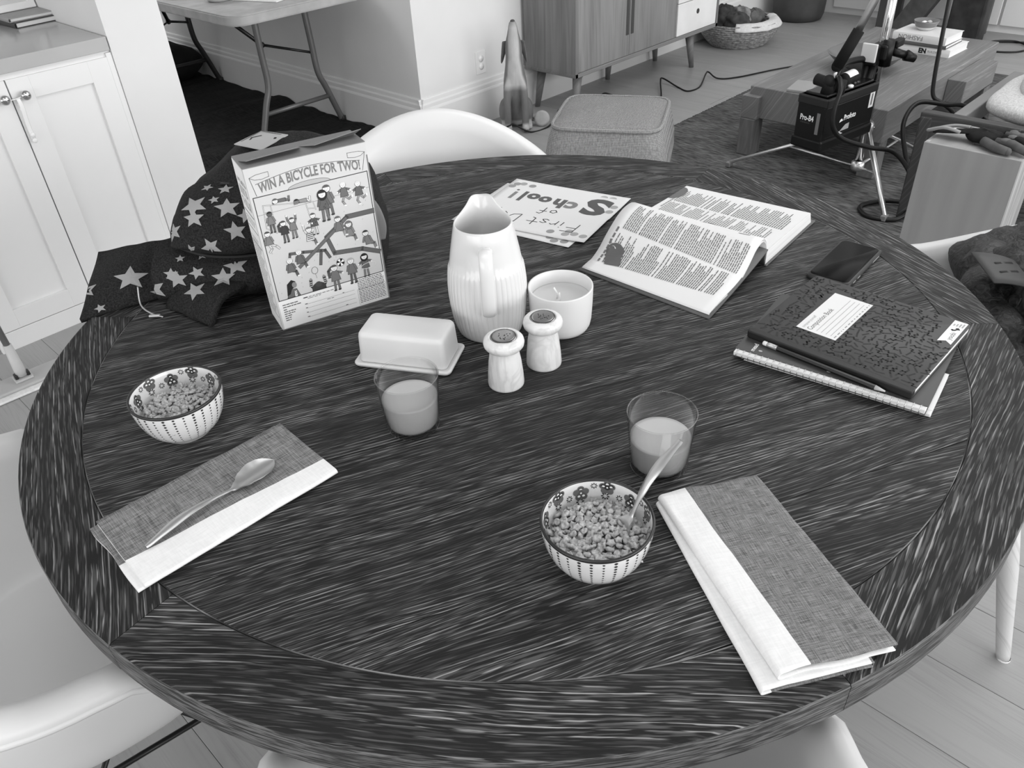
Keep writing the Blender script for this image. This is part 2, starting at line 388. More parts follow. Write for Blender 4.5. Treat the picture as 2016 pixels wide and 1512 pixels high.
for yy, s in ((-.75, 1), (.62, -1)):
    for tx, bx, mx in ((-.045, -.155, -.045), (.25, .378, .27)):
        b = MB(); b.tube(spline([(tx, yy, .70), (tx+(mx-tx)*.6, yy, .46), (mx, yy, .30), (mx+(bx-mx)*.35, yy, .20), (bx, yy, 0.004)], 6), .0165, 12)
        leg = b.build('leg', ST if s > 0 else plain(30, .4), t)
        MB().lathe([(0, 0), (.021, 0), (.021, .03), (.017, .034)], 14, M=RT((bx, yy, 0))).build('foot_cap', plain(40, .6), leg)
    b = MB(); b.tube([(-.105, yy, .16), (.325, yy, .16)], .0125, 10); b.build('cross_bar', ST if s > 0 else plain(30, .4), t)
    b = MB(); hub = (.06, yy+.16*s, .46)
    b.tube([(-.10, yy+.42*s, .69), hub], .011, 8); b.tube([hub, (.262, yy, .40)], .007, 8); b.tube([hub, (-.045, yy, .36)], .005, 8); b.sphere(hub, .016, 10, 8)
    b.build('brace', plain(26, .4), t)
tag(MB().lathe([(.0, 0), (.05, 0), (.062, .01), (.085, .06), (.09, .085), (.086, .085), (.08, .06), (.0, .012)], 36).build('bowl', plain(205, .3), None, (1.235, 3.14, .741)), 'pale bowl standing on the folding table', 'bowl')
tag(MB().box((0, 0, .003), (.20, .26, .006), .001, seg=1).build('paper_pad', plain(230, .7), None, (1.40, 2.98, .741), (0, 0, R(20))), 'white paper pad on the folding table', 'paper')
tag(MB().box((0, 0, .012), (.20, .16, .024), .004).build('dark_case', plain(18, .5), None, (1.20, 3.46, .741), (0, 0, R(8))), 'flat black case on the folding table left of the bowl', 'case')
# black cloth on the floor
b = MB()
def cl(u, v):
    x = .50+1.33*u; y = 2.30+3.5*v
    x = min(x, 1.826)
    if y < 2.9: x = min(x, 1.826)
    z = .006+.022*abs(noise.noise(V((x*1.2, y*6.5, 0))))**1.0+.07*max(0, noise.noise(V((x*1.0+3, y*3.6, 5)))-.15)
    return (x, y, z)
b.grid(cl, 44, 190)
dc = tag(b.build('drop_cloth', fabric('black_cloth', g(20), g(46), (200, 20), .95, .4)), 'rumpled black cloth spread over the floor beyond the doorway', 'cloth'); mod(dc, 'SOLIDIFY', thickness=.003, offset=1)
t = thing('duffel_bag', 'slumped black bag on the floor under the far end of the folding table', 'bag', (1.62, 4.85, .015), R(20))
b = MB()
def bagf(u, v):
    a = 2*pi*u; q = pi*(v-.5); d = 1+.12*noise.noise(V((cos(a)*2, sin(a)*2, q*2)))
    x = .20*cos(q)**.7*cos(a)*d; y = .26*cos(q)**.7*sin(a)*d; z = .11+.11*sin(q)*d
    return (x, y, max(z, .004))
b.grid(bagf, 32, 16, wrapu=True); b.build('body', plain(26, .9, .2, var=.3), t)
b = MB(); b.tube(spline([(-.05, -.15, .20), (-.05, -.05, .27), (-.05, .08, .27), (-.05, .16, .20)], 6), .012, 8, flat=.5); b.build('strap', plain(20, .8), t)
# ================================================================ round dining table (centre at the origin)
T = .76
OAK = wood('cerused_oak', .013, .34, amp=.085, hill=(1.3, 5.5), pore=(22, 520), rough=.56, spec=.22, cut=(.45, .58), rnd=30, band=(40, .22), line=200, broad=.28)
OAKR = wood('cerused_oak_rim', .013, .38, amp=.055, hill=(1.6, 5.0), pore=(20, 380), rough=.56, spec=.22, cut=(.47, .58), rnd=30, band=(35, .2), line=128, broad=.28)
table = thing('dining_table', 'large round dark cerused oak dining table set for breakfast', 'table')
RI = .679
n = Nodes('cerused_edge', .6, .3); e1 = n.noise(n.coord((28, 28, 520), rnd=9), 1.0, 3, .6); e2 = n.noise(n.coord((5, 5, 30), rnd=9), 1.0, 2); n.base(n.math('MULTIPLY', n.ramp(e1, [(.44, .035), (.60, .17)]), n.ramp(e2, [(.3, .7), (.7, 1.25)]))); n.bump(e1, .2, .001); EDGE = n.m
for k in range(-4, 5):
    y0, y1 = .15*k-.0747, .15*k+.0747; y0 = max(y0, -RI+.002); y1 = min(y1, RI-.002)
    n = 70; ys = [y0+(y1-y0)*i/n for i in range(n+1)]; xr = [math.sqrt(max(0, (RI-.0010)**2-y*y)) for y in ys]
    poly = [(x, y) for x, y in zip(xr, ys)]+[(-x, y) for x, y in zip(reversed(xr), reversed(ys))]
    b = bmesh.new(); vs = [b.verts.new((x, y, -.045)) for x, y in poly]; f = b.faces.new(vs)
    e = bmesh.ops.extrude_face_region(b, geom=[f]); up = [v for v in e['geom'] if isinstance(v, bmesh.types.BMVert)]
    for v in up: v.co.z = 0
    bmesh.ops.bevel(b, geom=[q for q in b.edges if all(abs(v.co.z) < 1e-6 for v in q.verts)], offset=.0007, segments=1, affect='EDGES')
    bmesh.ops.recalc_face_normals(b, faces=b.faces)
    MB().bm(b, smooth=False).build('plank', OAK, table, (0, 0, T), (0, 0, R(-26)))
prof = [(RI+.0004, -.05), (RI+.0004, -.002), (RI+.002, 0), (.7575, 0), (.7605, -.001), (.762, -.004), (.762, -.043), (.760, -.048), (.756, -.05)]
for k in range(6):
    am = R(8.3+30+60*k); b = MB(); n = 28; m = len(prof); vs = []; fs = []; mis = []
    for i in range(n+1):
        a = R(60.03)+R(59.94)*i/n
        for r, z in prof: vs.append((r*cos(a), r*sin(a), z))
    for i in range(n):
        for j in range(m): fs.append((i*m+j, i*m+(j+1) % m, (i+1)*m+(j+1) % m, (i+1)*m+j)); mis.append(1 if 4 <= j <= 7 else 0)
    mis += [0, 0]; fs.append(tuple(range(m))); fs.append(tuple(reversed(range(n*m, n*m+m))))
    b.add(vs, fs, smooth=False); b.mi = mis; o = b.build('rim_segment', [OAKR, EDGE], table, (0, 0, T), (0, 0, am-pi/2))
    bb = bmesh.new(); bb.from_mesh(o.data); bmesh.ops.recalc_face_normals(bb, faces=bb.faces); bb.to_mesh(o.data); bb.free()
b = MB(); b.lathe([(0, .66), (.16, .66), (.13, .60), (.09, .45), (.085, .25), (.12, .10), (.20, .05), (.26, .02), (.26, 0), (0, 0)], 40); b.lathe([(0, .71), (.30, .71), (.30, .66), (0, .66)], 40); b.build('pedestal', OAKR, table)
n = Nodes('mottled_joint', .6, .3); f = n.noise(n.coord((9, 9, 1)), 1.0, 4); n.base(n.ramp(f, [(.42, .03), (.6, .26)]))  # ring in the joint, mottled from dark to pale grey
b = MB(); b.lathe([(RI-.0009, -.003), (RI-.0009, -.0001), (RI+.0003, -.0003), (RI+.0003, -.003)], 240); b.build('joint_line', n.m, table, (0, 0, T))
# ---------------------------------------------------------------- cereal box
BX = V((-.275, .285, T)); BA = math.atan2(.229-.285, -.089+.275)
t = thing('cereal_box', 'cereal box with a playground cartoon and banner print, in front of the star backpack', 'box', tuple(BX), BA)
bw, bd, bh = .1939, .066, .281
b = MB(); b.box((bw/2, bd/2, bh/2+.0005), (bw, bd, bh-.001), .0008, seg=1); b.build('carton', plain(196, .45, .4, var=.02), t)
BRN = plain(120, .5, .3, var=.04)
b = MB(); b.box((bw/2, bd/2, bh+.0004), (bw, bd, .0012), .0003, seg=1); b.build('top_flap', BRN, t)
b = MB(); b.add([(.004, .035, bh+.0012), (.10, .035, bh+.0016), (.092, .012, bh+.010), (.010, .010, bh+.007)], [(0, 1, 2, 3)], smooth=False)
b.add([(.10, .040, bh+.0012), (bw-.003, .040, bh+.0012), (bw+.004, .022, bh+.013), (.118, .016, bh+.006)], [(0, 1, 2, 3)], smooth=False)
o = b.build('tuck_flap', [BRN], t); mod(o, 'SOLIDIFY', thickness=.0008)
front = Canvas(lambda u, v, h: (u, -h, v))
K = 45
front.rect(.0005, .0005, bw-.0005, bh-.0005, 200, 0)
front.rect(.003, .002, bw-.003, .0535, 240, 1)
front.rect(.0045, .0540, .1900, .2352, K, 1); front.rect(.0058, .0553, .1887, .2339, 198, 2)
# banner
sc = lambda x: .0105*sin(pi*(x-.0)/.1939)
top = [(.0135+.167*i/20, .2545+.010*sin(pi*i/20)+.0) for i in range(21)]; bot = [(.0115+.171*i/20, .2365+.0105*sin(pi*i/20)) for i in range(21)]
front.poly([(.0115, .2365)]+[(x, y) for x, y in bot[1:]]+[(.1895, .2645), (.1895, .2640)]+list(reversed(top))+[(.0070, .2655)], 202, 3)
front.line(top, .0007, K, 5); front.line([(.0067, .2662), (.0115, .2365)], .0007, K, 5); front.line([(.1900, .2655), (.1825, .2375)], .0007, K, 5)
for x0, x1, s in ((.0067, .036, 1), (.1903, .1617, -1)):
    pts = [(x0, .266), (x0+(x1-x0)*.35, .2690), (x1, .2700), (x1, .2625), (x0+(x1-x0)*.6, .2605), (x0+(x1-x0)*.25, .2615)]
    front.poly(pts, 200, 5); front.line(pts, .0006, K, 6, True)
front.ell(.094, .2350, .034, .0075, 176, 4, 20, 0, pi); front.line([(.094+.034*cos(pi*i/16), .235+.0075*sin(pi*i/16)) for i in range(17)], .0005, K, 5)
front.text('WIN A BICYCLE FOR TWO!', .0165, .2392, .0215, 118, 7, fit=.163, bold=.03, arc=lambda x: .0085*sin(pi*(x-.01)/.175))
# playground scene
gr = 186
front.line([(.0058, .2057), (.188, .2078)], .0005, 90, 3)
front.poly([(.107, .141), (.1434, .1672), (.1885, .1663), (.1885, .0905), (.160, .103), (.1121, .1118)], 205, 3)
def beam(x0, y0, x1, y1, wd, L=96, lay=5): front.line([(x0, y0), (x1, y1)], wd+.0012, K, lay); front.line([(x0, y0), (x1, y1)], wd, L, lay+1)
beam(.1434, .168, .1884, .167, .0075); beam(.1434, .168, .104, .143, .006); beam(.104, .143, .112, .112, .006); beam(.112, .112, .160, .106, .007); beam(.160, .106, .1884, .093, .007)
beam(.0512, .1045, .141, .166, .0050, 104, 9); beam(.062, .128, .098, .121, .004, 92, 7); beam(.091, .124, .0855, .099, .004, 92, 7); beam(.097, .122, .103, .107, .004, 92, 7); beam(.040, .131, .062, .128, .004, 92, 7); beam(.040, .131, .036, .116, .003, 92, 7)
for (x0, y0, x1, y1) in ((.0167, .2198, .0939, .2071), (.0167, .2198, .0141, .1827), (.028, .2165, .0282, .1714), (.0141, .1827, .0282, .1714), (.0155, .208, .028, .206), (.015, .197, .028, .193), (.0145, .188, .028, .182), (.0939, .2071, .096, .193), (.082, .209, .084, .186), (.083, .198, .095, .196)):
    front.line([(x0, y0), (x1, y1)], .0016, K, 4); front.line([(x0, y0), (x1, y1)], .0009, 206, 5)
rk = random.Random(3)
def limb(pts, wd, L, lay): front.line(pts, wd+.0009, K, lay); front.line(pts, wd, L, lay+1)
def kid(x, y, s=1.0, skin=222, hair=80, coat=120, legs=110, lean=0.0, arms='down', pose='stand', cut='short', spots=False, stripes=False, lay=12, foot=60):
    """x,y = centre of the head; s scales a figure with a 7 mm head"""
    r = .0040*s; nx, ny = x+lean*.004*s, y-.0045*s; hx, hy = x+lean*.016*s, y-.0185*s
    if pose == 'stand':
        limb([(hx-.002*s, hy+.002*s), (hx-.0028*s, hy-.011*s)], .0024*s, legs, lay); limb([(hx+.002*s, hy+.002*s), (hx+.0028*s, hy-.011*s)], .0024*s, legs, lay)
        for q in (-1, 1): front.ell(hx+q*.0028*s-.0006, hy-.0120*s, .0022*s, .0012*s, foot, lay+3, 8)
    elif pose == 'run':
        limb([(hx-.001*s, hy+.001*s), (hx-.004*s, hy-.006*s), (hx-.001*s, hy-.012*s)], .0024*s, legs, lay); limb([(hx+.001*s, hy+.001*s), (hx+.006*s, hy-.004*s), (hx+.0105*s, hy-.001*s)], .0024*s, legs, lay)
        front.ell(hx-.001*s, hy-.0125*s, .0025*s, .0012*s, 225, lay+3, 8); front.ell(hx+.0112*s, hy-.0005*s, .0013*s, .0024*s, 225, lay+3, 8)
    elif pose == 'sit':
        limb([(hx, hy+.003*s), (hx+.006*s, hy+.001*s), (hx+.0075*s, hy-.006*s)], .0034*s, legs, lay); front.ell(hx+.009*s, hy-.0068*s, .0026*s, .0012*s, 225, lay+3, 8)
    elif pose == 'kick':
        limb([(hx, hy+.002*s), (hx+.009*s, hy-.003*s), (hx+.013*s, hy-.008*s)], .0026*s, legs, lay); limb([(hx-.001*s, hy+.002*s), (hx+.002*s, hy-.006*s), (hx-.002*s, hy-.011*s)], .0026*s, legs, lay)
    if pose == 'lie':
        front.out([(x+.003*s, y-.003*s), (x+.004*s, y+.002*s), (x+.016*s, y+.002*s), (x+.017*s, y-.004*s)], coat, lay+2)
        limb([(x+.016*s, y), (x+.021*s, y-.004*s), (x+.022*s, y+.003*s)], .0026*s, legs, lay); limb([(x+.004*s, y-.001*s), (x-.004*s, y-.003*s)], .0022*s, coat, lay+3)
    else:
        ws, wh = .0042*s, .0062*s
        body = [(nx-ws, ny-.001*s), (nx-ws*.5, ny+.0008*s), (nx+ws*.5, ny+.0008*s), (nx+ws, ny-.001*s), (hx+wh, hy+.001*s), (hx-wh, hy+.001*s)]
        if arms == 'up':
            for q in (-1, 1): limb([(nx+q*ws*.9, ny-.001*s), (nx+q*.0065*s, ny+.005*s), (nx+q*.007*s, ny+.0115*s)], .0024*s, coat, lay); front.ell(nx+q*.007*s, ny+.0125*s, .0014*s, .0016*s, skin, lay+3, 8)
        elif arms == 'out':
            limb([(nx-ws, ny-.002*s), (nx-.009*s, ny-.005*s)], .0026*s, coat, lay); limb([(nx+ws, ny-.002*s), (nx+.009*s, ny-.004*s)], .0026*s, coat, lay)
            for q in (-1, 1): front.ell(nx+q*.0098*s, ny-.005*s, .0015*s, .0014*s, skin, lay+3, 8)
        front.out(body, coat, lay+2)
        if arms == 'down':
            for q in (-1, 1): limb([(nx+q*ws*.95, ny-.0015*s), (nx+q*.0060*s, ny-.008*s)], .0024*s, coat, lay+3)
        if spots:
            for _ in range(9): front.ell(nx+rk.uniform(-.7, .7)*ws, ny-rk.uniform(.002, .012)*s, .0007, .0007, K, lay+4, 6)
        if stripes:
            for i in range(4): front.rect(nx-ws*1.02, ny-.0022*s-i*.0028*s, nx+ws*1.02, ny-.0010*s-i*.0028*s, K, lay+4)
    if cut == 'long': front.ell(x, y-.001*s, r*1.45, r*1.6, K, lay+4, 14); front.ell(x, y-.001*s, r*1.32, r*1.48, hair, lay+5, 14)
    elif cut == 'pony': limb([(x-r*.8, y+r*.4), (x-r*1.9, y-r*.6), (x-r*1.9, y-r*2.8)], .0028*s, hair, lay+4)
    front.ell(x, y, r*1.12, r*1.12, K, lay+5, 14); front.ell(x, y, r, r, skin, lay+6, 14)
    front.ell(x, y+r*.18, r*1.08, r*.92, hair, lay+7, 12, .05*pi, .95*pi)
    for q in (-1, 1): front.ell(x+q*r*.35, y-r*.05, .00035, .0005, K, lay+8, 6)
    front.rect(x-r*.25, y-r*.5, x+r*.25, y-r*.42, K, lay+8)
kid(.0364, .2225, 1.0, pose='lie', hair=90, coat=100); kid(.0684, .2136, 1.0, pose='lie', skin=120, hair=40, coat=140, legs=210)
kid(.0233, .2044, 1.0, skin=95, hair=40, coat=120, legs=90); kid(.0403, .1844, 1.05, hair=70, coat=60, legs=90, cut='pony'); kid(.0548, .1864, 1.0, hair=80, coat=120, arms='up', legs=120)
kid(.0887, .1848, 1.05, hair=90, coat=86, arms='out', spots=True, legs=200); kid(.1185, .2227, 1.45, hair=90, coat=110, legs=100); kid(.1099, .2154, 1.45, hair=40, coat=92, spots=True, legs=110, cut='long', lay=24)
kid(.1459, .2218, 1.1, hair=214, coat=104, pose='run', arms='out', legs=150); kid(.1703, .2181, 1.1, hair=206, coat=96, pose='run', arms='out', legs=150)
kid(.0127, .1735, 1.05, hair=70, coat=120, pose='kick', legs=200); kid(.0778, .1636, 1.1, hair=110, coat=206, arms='up', stripes=True, pose='sit', legs=110)
kid(.0542, .1303, 1.15, hair=200, coat=96, pose='sit', legs=92); kid(.0367, .1198, 1.15, hair=200, coat=100, pose='sit', legs=86)
kid(.1272, .1685, 1.2, hair=96, coat=112, pose='sit', legs=150, lay=16); kid(.1435, .1549, 1.2, hair=110, coat=128, pose='sit', legs=120, cut='long'); kid(.1693, .1321, 1.2, hair=50, coat=118, pose='sit', legs=130, lean=.3)
kid(.1357, .0902, 1.35, hair=170, coat=110, legs=90); kid(.1601, .0911, 1.2, hair=36, coat=96, arms='out', legs=120, cut='long'); kid(.1057, .0861, 1.35, hair=80, coat=112, arms='out', cut='pony', legs=112)
front.line([(.1655+.0135*cos(2*pi*i/24), .0735+.0050*sin(2*pi*i/24)+.05*.0135*cos(2*pi*i/24)) for i in range(24)], .0009, 216, 24, True)
front.ell(.1185, .0929, .0066, .0070, 240, 26, 18)
for i in range(8):
    if i % 2: front.poly([(.1185, .0929)]+[(.1185+.0066*cos(R(45*i+45*j/4)), .0929+.0070*sin(R(45*i+45*j/4))) for j in range(5)], 30, 27)
front.line([(.1185+.0066*cos(2*pi*i/18), .0929+.0070*sin(2*pi*i/18)) for i in range(18)], .0006, K, 28, True)
front.line([(.0735+.0052*cos(2*pi*i/20), .0915+.0062*sin(2*pi*i/20)) for i in range(20)], .0007, 100, 14, True); front.line([(.0735, .0853), (.0745, .077)], .0005, 100, 14)
# girl and balloon child rising from the lower edge
front.out([(.020, .0556), (.024, .066), (.030, .070), (.038, .069), (.042, .0556)], 100, 10); front.out([(.022, .066), (.024, .080), (.032, .086), (.038, .082), (.036, .073), (.030, .070), (.026, .062), (.021, .060)], 36, 12); front.ell(.0355, .0765, .0040, .0052, 130, 14); front.poly([(.033, .0556), (.034, .066), (.037, .066), (.037, .0556)], 235, 14); 
for i in range(5): front.ell(.0352+.0006*(i % 2), .058+.0019*i, .0008, .0008, K, 15, 6)
front.out([(.063, .0556), (.064, .064), (.070, .068), (.080, .068), (.086, .064), (.087, .0556)], 60, 10)
for q in (-1, 1):
    limb([(.075+q*.009, .060), (.075+q*.0125, .066), (.075+q*.0115, .0755)], .0042, 60, 12); front.ell(.075+q*.0112, .0775, .0019, .0026, 140, 15, 8)
    for i in range(3): front.rect(.075+q*.012-.0024, .0645+.0034*i, .075+q*.012+.0024, .0658+.0034*i, 190, 16)
front.ell(.075, .0655, .0055, .0050, 70, 16)
for _ in range(60):
    x, y = rk.uniform(.008, .185), rk.uniform(.058, .2)
    if y < .205: front.line([(x, y), (x+rk.uniform(-.001, .002), y+.0018)], .0004, 120, 3)
# entry form
rf = random.Random(5)
for i, y in enumerate((.0455, .0412, .0365, .0325, .0285, .0245, .0205, .0165)): front.greek(.0088, .0088+(.026, .032, .006, .020, .018, .012, .010, .009)[i], y-.001, .0017, 90, 3, rf, (.003, .007), .0008)
front.greek(.0445, .098, .0472, .0013, 120, 3, rf); front.greek(.052, .075, .0446, .0012, 130, 3, rf); front.greek(.0455, .052, .0470, .0019, 60, 4, rf)
for y, wl in ((.0350, .005), (.0275, .005), (.0190, .003), (.0105, .004)):
    front.rect(.0475, y, .1335, y+.0004, 110, 3); front.greek(.0455, .0455+wl, y+.0004, .0014, 90, 4, rf, (.003, .005))
front.greek(.112, .115, .0357, .0013, 90, 4, rf); front.greek(.114, .118, .0112, .0013, 90, 4, rf); front.greek(.084, .096, .0325, .0011, 120, 4, rf)
for i in range(15): front.greek(.1405, .1885 if i > 1 else .186, .0505-.0031*i, .0014, 80, 3, rf, (.002, .006), .0007)
front.line([(.1385, .0335), (.1898, .0335), (.1898, .0045), (.1385, .0045)], .0004, 90, 3, True)
for a, b_ in (((.0005, .0005), (bw-.0005, .0005)), ((bw-.0008, .0005), (bw-.0008, .26))): front.line([a, b_], .0022, 120, 4)
front.build('front_print', t)
side = Canvas(lambda u, v, h: (-h, bd-u, v))   # the narrow side, read from the front: u runs from the back edge forward
side.rect(.0005, .0005, bd-.0005, bh-.001, 245, 0)
for y0, hh in ((.247, .008), (.228, .015), (.209, .015)):
    x = .010
    while x < .055:
        side.rect(x, y0, x+.0022, y0+hh, 120, 1); side.rect(x, y0+hh*rk.choice((0, .45, .8)), x+.0055, y0+hh*.98*rk.choice((.25, .62, 1.0)), 120, 1) if rk.random() < .7 else side.rect(x+.004, y0, x+.006, y0+hh, 130, 1); x += .0085
side.rect(.004, .199, .062, .201, 60, 1); side.rect(.004, .172, .062, .1735, 60, 1); side.rect(.004, .146, .062, .147, 60, 1)
for i in range(36): side.greek(.006, .060-(i % 5)*.004, .190-.0045*i if i < 3 else .168-.0042*i, .0016, 130, 1, rf, (.003, .008), .001)
side.build('side_print', t)

# ---------------------------------------------------------------- star backpack
DEN = fabric('navy_denim', g(22), g(46), (380, 380), .9, .5)
t = thing('backpack', 'dark denim backpack with pale stars slumped behind the cereal box', 'backpack', (-.2, .42, T), R(-45))
OUTL = spline([(-.185, .004), (-.192, .06), (-.175, .125), (-.139, .167), (-.092, .203), (-.040, .240), (.03, .252), (.10, .240), (.165, .205), (.195, .12), (.20, .05), (.185, .004), (.09, .002), (0, .002), (-.09, .002), (-.185, .004)], 5)[:-1]
def bagbody(u, v):
    n = len(OUTL); f = u*n; i = int(f) % n; q = OUTL[i].lerp(OUTL[(i+1) % n], f-int(f)); tt = 2*v-1; k = max(0.0, 1-abs(tt)**3.2)**.42
    cx, cz = .0, .10; x = cx+(q.x-cx)*k; z = (cz+(q.y-cz)*k)*.965; y = .108+.105*tt-.03*(1-z/.25)*(1 if tt < 0 else 0)
    w = .010*noise.noise(V((x*14, y*14, z*17)))+.005*noise.noise(V((x*40, y*30, z*45)))
    return (x*(1+w*2), y+w*1.2, max(.002, z*(1+w*1.5)))
b = MB(); b.grid(bagbody, 75, 34, wrapu=True); body = b.build('body', DEN, t)
POUT = spline([(-.168, .100), (-.160, .135), (-.120, .186), (-.04, .196), (.05, .192), (.085, .16), (.08, .11), (.02, .086), (-.08, .082), (-.168, .100)], 5)[:-1]
def pocket(u, v):
    n = len(POUT); f = u*n; i = int(f) % n; q = POUT[i].lerp(POUT[(i+1) % n], f-int(f)); c = V((-.04, .138, 0)); k = v
    x = c.x+(q.x-c.x)*k; z = c.y+(q.y-c.y)*k
    y = .035-.085*(1-k**5)**.6+.55*(z-.138)*.35 - .0
    return (x, y+.004*noise.noise(V((x*30, z*30, 2))), z)
b = MB(); b.grid(pocket, 60, 16, wrapu=True); pock = b.build('front_pocket', DEN, t)
def lower(u, v):
    x = -.20+.30*u; a = pi*v; z = .045+.043*cos(a)+.0; y = -.005-.055*sin(a)+.05*(1-v)*.6-.05*(abs(u-.5)-.0)*0
    w = .012*noise.noise(V((x*16, z*26, 4)))
    return (x, y+w+.03*max(0, u-.7), max(.003, z+w*.6))
b = MB(); b.grid(lower, 40, 18); low = b.build('lower_fold', DEN, t)
zipm = plain(30, .5)
b = MB(); b.tube([V((p.x, -.0+.012+.19*(p.y-.138), p.y)) for p in POUT[14:29]], .0042, 8, flat=.6); b.build('zipper', zipm, t)
b = MB(); b.tube(spline([(-.165, .00, .098), (-.10, -.015, .080), (-.02, -.018, .078), (.06, .0, .086)], 8), .0030, 8); b.build('piping', plain(40, .8), t)
b = MB(); b.tube(spline([(-.186, .05, .075), (-.163, .045, .128), (-.130, .048, .158), (-.088, .055, .186)], 8), .0038, 8); b.build('piping', plain(30, .8), t)
def strip(c0, c1, c2, c3, bul, nu=26, nv=12, wob=.004, seed=0):
    c0, c1, c2, c3 = map(V, (c0, c1, c2, c3))
    def f(u, v):
        p = c0.lerp(c1, u).lerp(c3.lerp(c2, u), v); nrm = (c1-c0).cross(c3-c0).normalized()
        return p+nrm*(bul*sin(pi*v)*sin(pi*min(1, u*1.3))+wob*noise.noise(V((u*4+seed, v*3, seed))))
    return f
A0 = strip((-.330, -.080, .004), (-.205, -.02, .006), (-.185, .060, .085), (-.345, .085, .052), .012, seed=1)
b = MB(); b.grid(A0, 26, 12); sa = b.build('shoulder_strap', DEN, t); mod(sa, 'SOLIDIFY', thickness=.010, offset=-1)
def B0(u, v):
    p = V((-.186, -.055, 0)).lerp(V((-.088, -.128, 0)), u); d = V((.55, .83, 0)); s = v*.135
    z = .005+.040*sin(min(1, v*1.9)*pi/2)-.004*(v > .6)*(v-.6)
    return p+d*(s-.012*sin(v*pi))+V((0, 0, z+.003*noise.noise(V((u*4, v*4, 9)))))
b = MB(); b.grid(B0, 16, 22); sb = b.build('shoulder_strap', DEN, t); mod(sb, 'SOLIDIFY', thickness=.012, offset=-1)
b = MB(); b.tube(spline([(-.235, -.03, .035), (-.228, -.055, .012), (-.205, -.075, .005), (-.180, -.088, .004)], 8), .0016, 6, flat=.5); b.box((-.196, -.083, .004), (.020, .006, .004), .001); b.build('buckle', plain(200, .3, .5, .8), t)
b = MB(); b.tube(spline([(.172, -.004, .176), (.196, -.002, .150), (.205, .002, .112), (.200, .004, .085)], 6), [.012]*19, 8, flat=.25, up=(.3, -1, .2)); b.build('side_strap', plain(120, .8), t)
b = MB(); b.add([(-.036, .075, .2435), (-.002, .135, .2445), (.052, .105, .2445), (.018, .045, .2415)], [(0, 1, 2, 3)], smooth=False)
o = b.build('hang_tag', plain(176, .5), t); mod(o, 'SOLIDIFY', thickness=.0015)
cv = Canvas(lambda u, v, h: (.018-.054*v+.034*u, .045+.030*v+.060*u, .2415+.002*v+.003*u+h), base=.0012)
cv.line([(.06, .06), (.94, .06), (.94, .94), (.06, .94)], .03, 60, 1, True); cv.line([(.3, .75), (.5, .85), (.7, .7)], .05, 60, 1); cv.rect(.2, .3, .8, .34, 110, 1); cv.rect(.2, .2, .7, .24, 110, 1); cv.build('tag_print', t)
bpy.context.view_layer.update()
# pale stars printed on the cloth: cast on the surfaces they lie on
def tree_of(o):
    me = o.data; return BVHTree.FromPolygons([v.co.copy() for v in me.vertices], [tuple(p.vertices) for p in me.polygons])
TREES = [(tree_of(o)) for o in (body, pock, low, sa, sb)]
STARM = plain(152, .8, .2)
def cast_star(x, z, r, rot, dirv=V((.0, .78, -.62)), sx=1.0):
    P = star(0, 0, r, rot, .45); n = len(P); fs = []
    rings = [(0, 0)]+[(px*f*sx, pz*f) for f in (.5, 1.0) for px, pz in P]
    hits = []
    for px, pz in rings:
        o = V((x+px, 0, z+pz))-dirv*.6; best = None
        for tr in TREES:
            h = tr.ray_cast(o, dirv)
            if h[0] is not None and (best is None or h[3] < best[1]): best = (h[0]-dirv*.0012, h[3])
        hits.append(best[0] if best else None)
    def q(*ix):
        if all(hits[i] is not None for i in ix):
            if max((hits[a]-hits[c]).length for a in ix for c in ix) < r*1.5: fs.append(ix)
    for i in range(n): j = (i+1) % n; q(0, 1+i, 1+j); q(1+i, 1+n+i, 1+n+j, 1+j)
    if not fs: return
    me = bpy.data.meshes.new('star'); me.from_pydata([tuple(h) if h else (0, 0, 0) for h in hits], [], fs); me.materials.append(STARM)
    bm = bmesh.new(); bm.from_mesh(me); bmesh.ops.delete(bm, geom=[v for v in bm.verts if not v.link_faces], context='VERTS'); bm.to_mesh(me); bm.free()
    o = link('star', me, t); mod(o, 'SOLIDIFY', thickness=.0006, offset=0)
for a in ((-.095, .158, .034, .5), (-.036, .147, .030, .1), (-.095, .130, .026, .0), (-.141, .112, .026, .1), (-.060, .168, .013, .3), (-.046, .196, .018, .1), (-.080, .205, .014, .9), (-.028, .10, .026, .1), (-.075, .072, .024, .4), (-.112, .070, .014, .2), (-.05, .040, .030, .2), (-.073, .015, .030, .0), (-.12, .030, .020, .4), (-.006, .128, .02, .2), (-.15, .065, .012, .1),
          (-.336, .012, .030, .3), (-.256, .036, .040, .1), (-.200, .00, .030, .2), (-.122, -.012, .030, .5), (-.155, .018, .026, .1), (-.175, -.06, .024, .8), (-.300, -.035, .014, .5), (-.165, .03, .018, 0), (.02, .20, .022, .4), (.185, .10, .030, .2), (.195, .05, .030, .4), (.182, .16, .022, 0), (.10, .215, .02, .3)):
    cast_star(a[0], a[1], a[2]*.76, a[3])
# ================================================================ crockery
CER = Nodes('glazed_white', .12, .5); CER.base(g(212)); CER = CER.m
MATTE = plain(214, .38, .4, var=.01)
# jug: fluted below a shoulder, spout turned away from the handle
t = thing('milk_jug', 'tall white glazed jug with fluted body, spout and strap handle', 'jug', (-.0442, .0213, T), math.atan2(-.734, -.679)-pi/2)
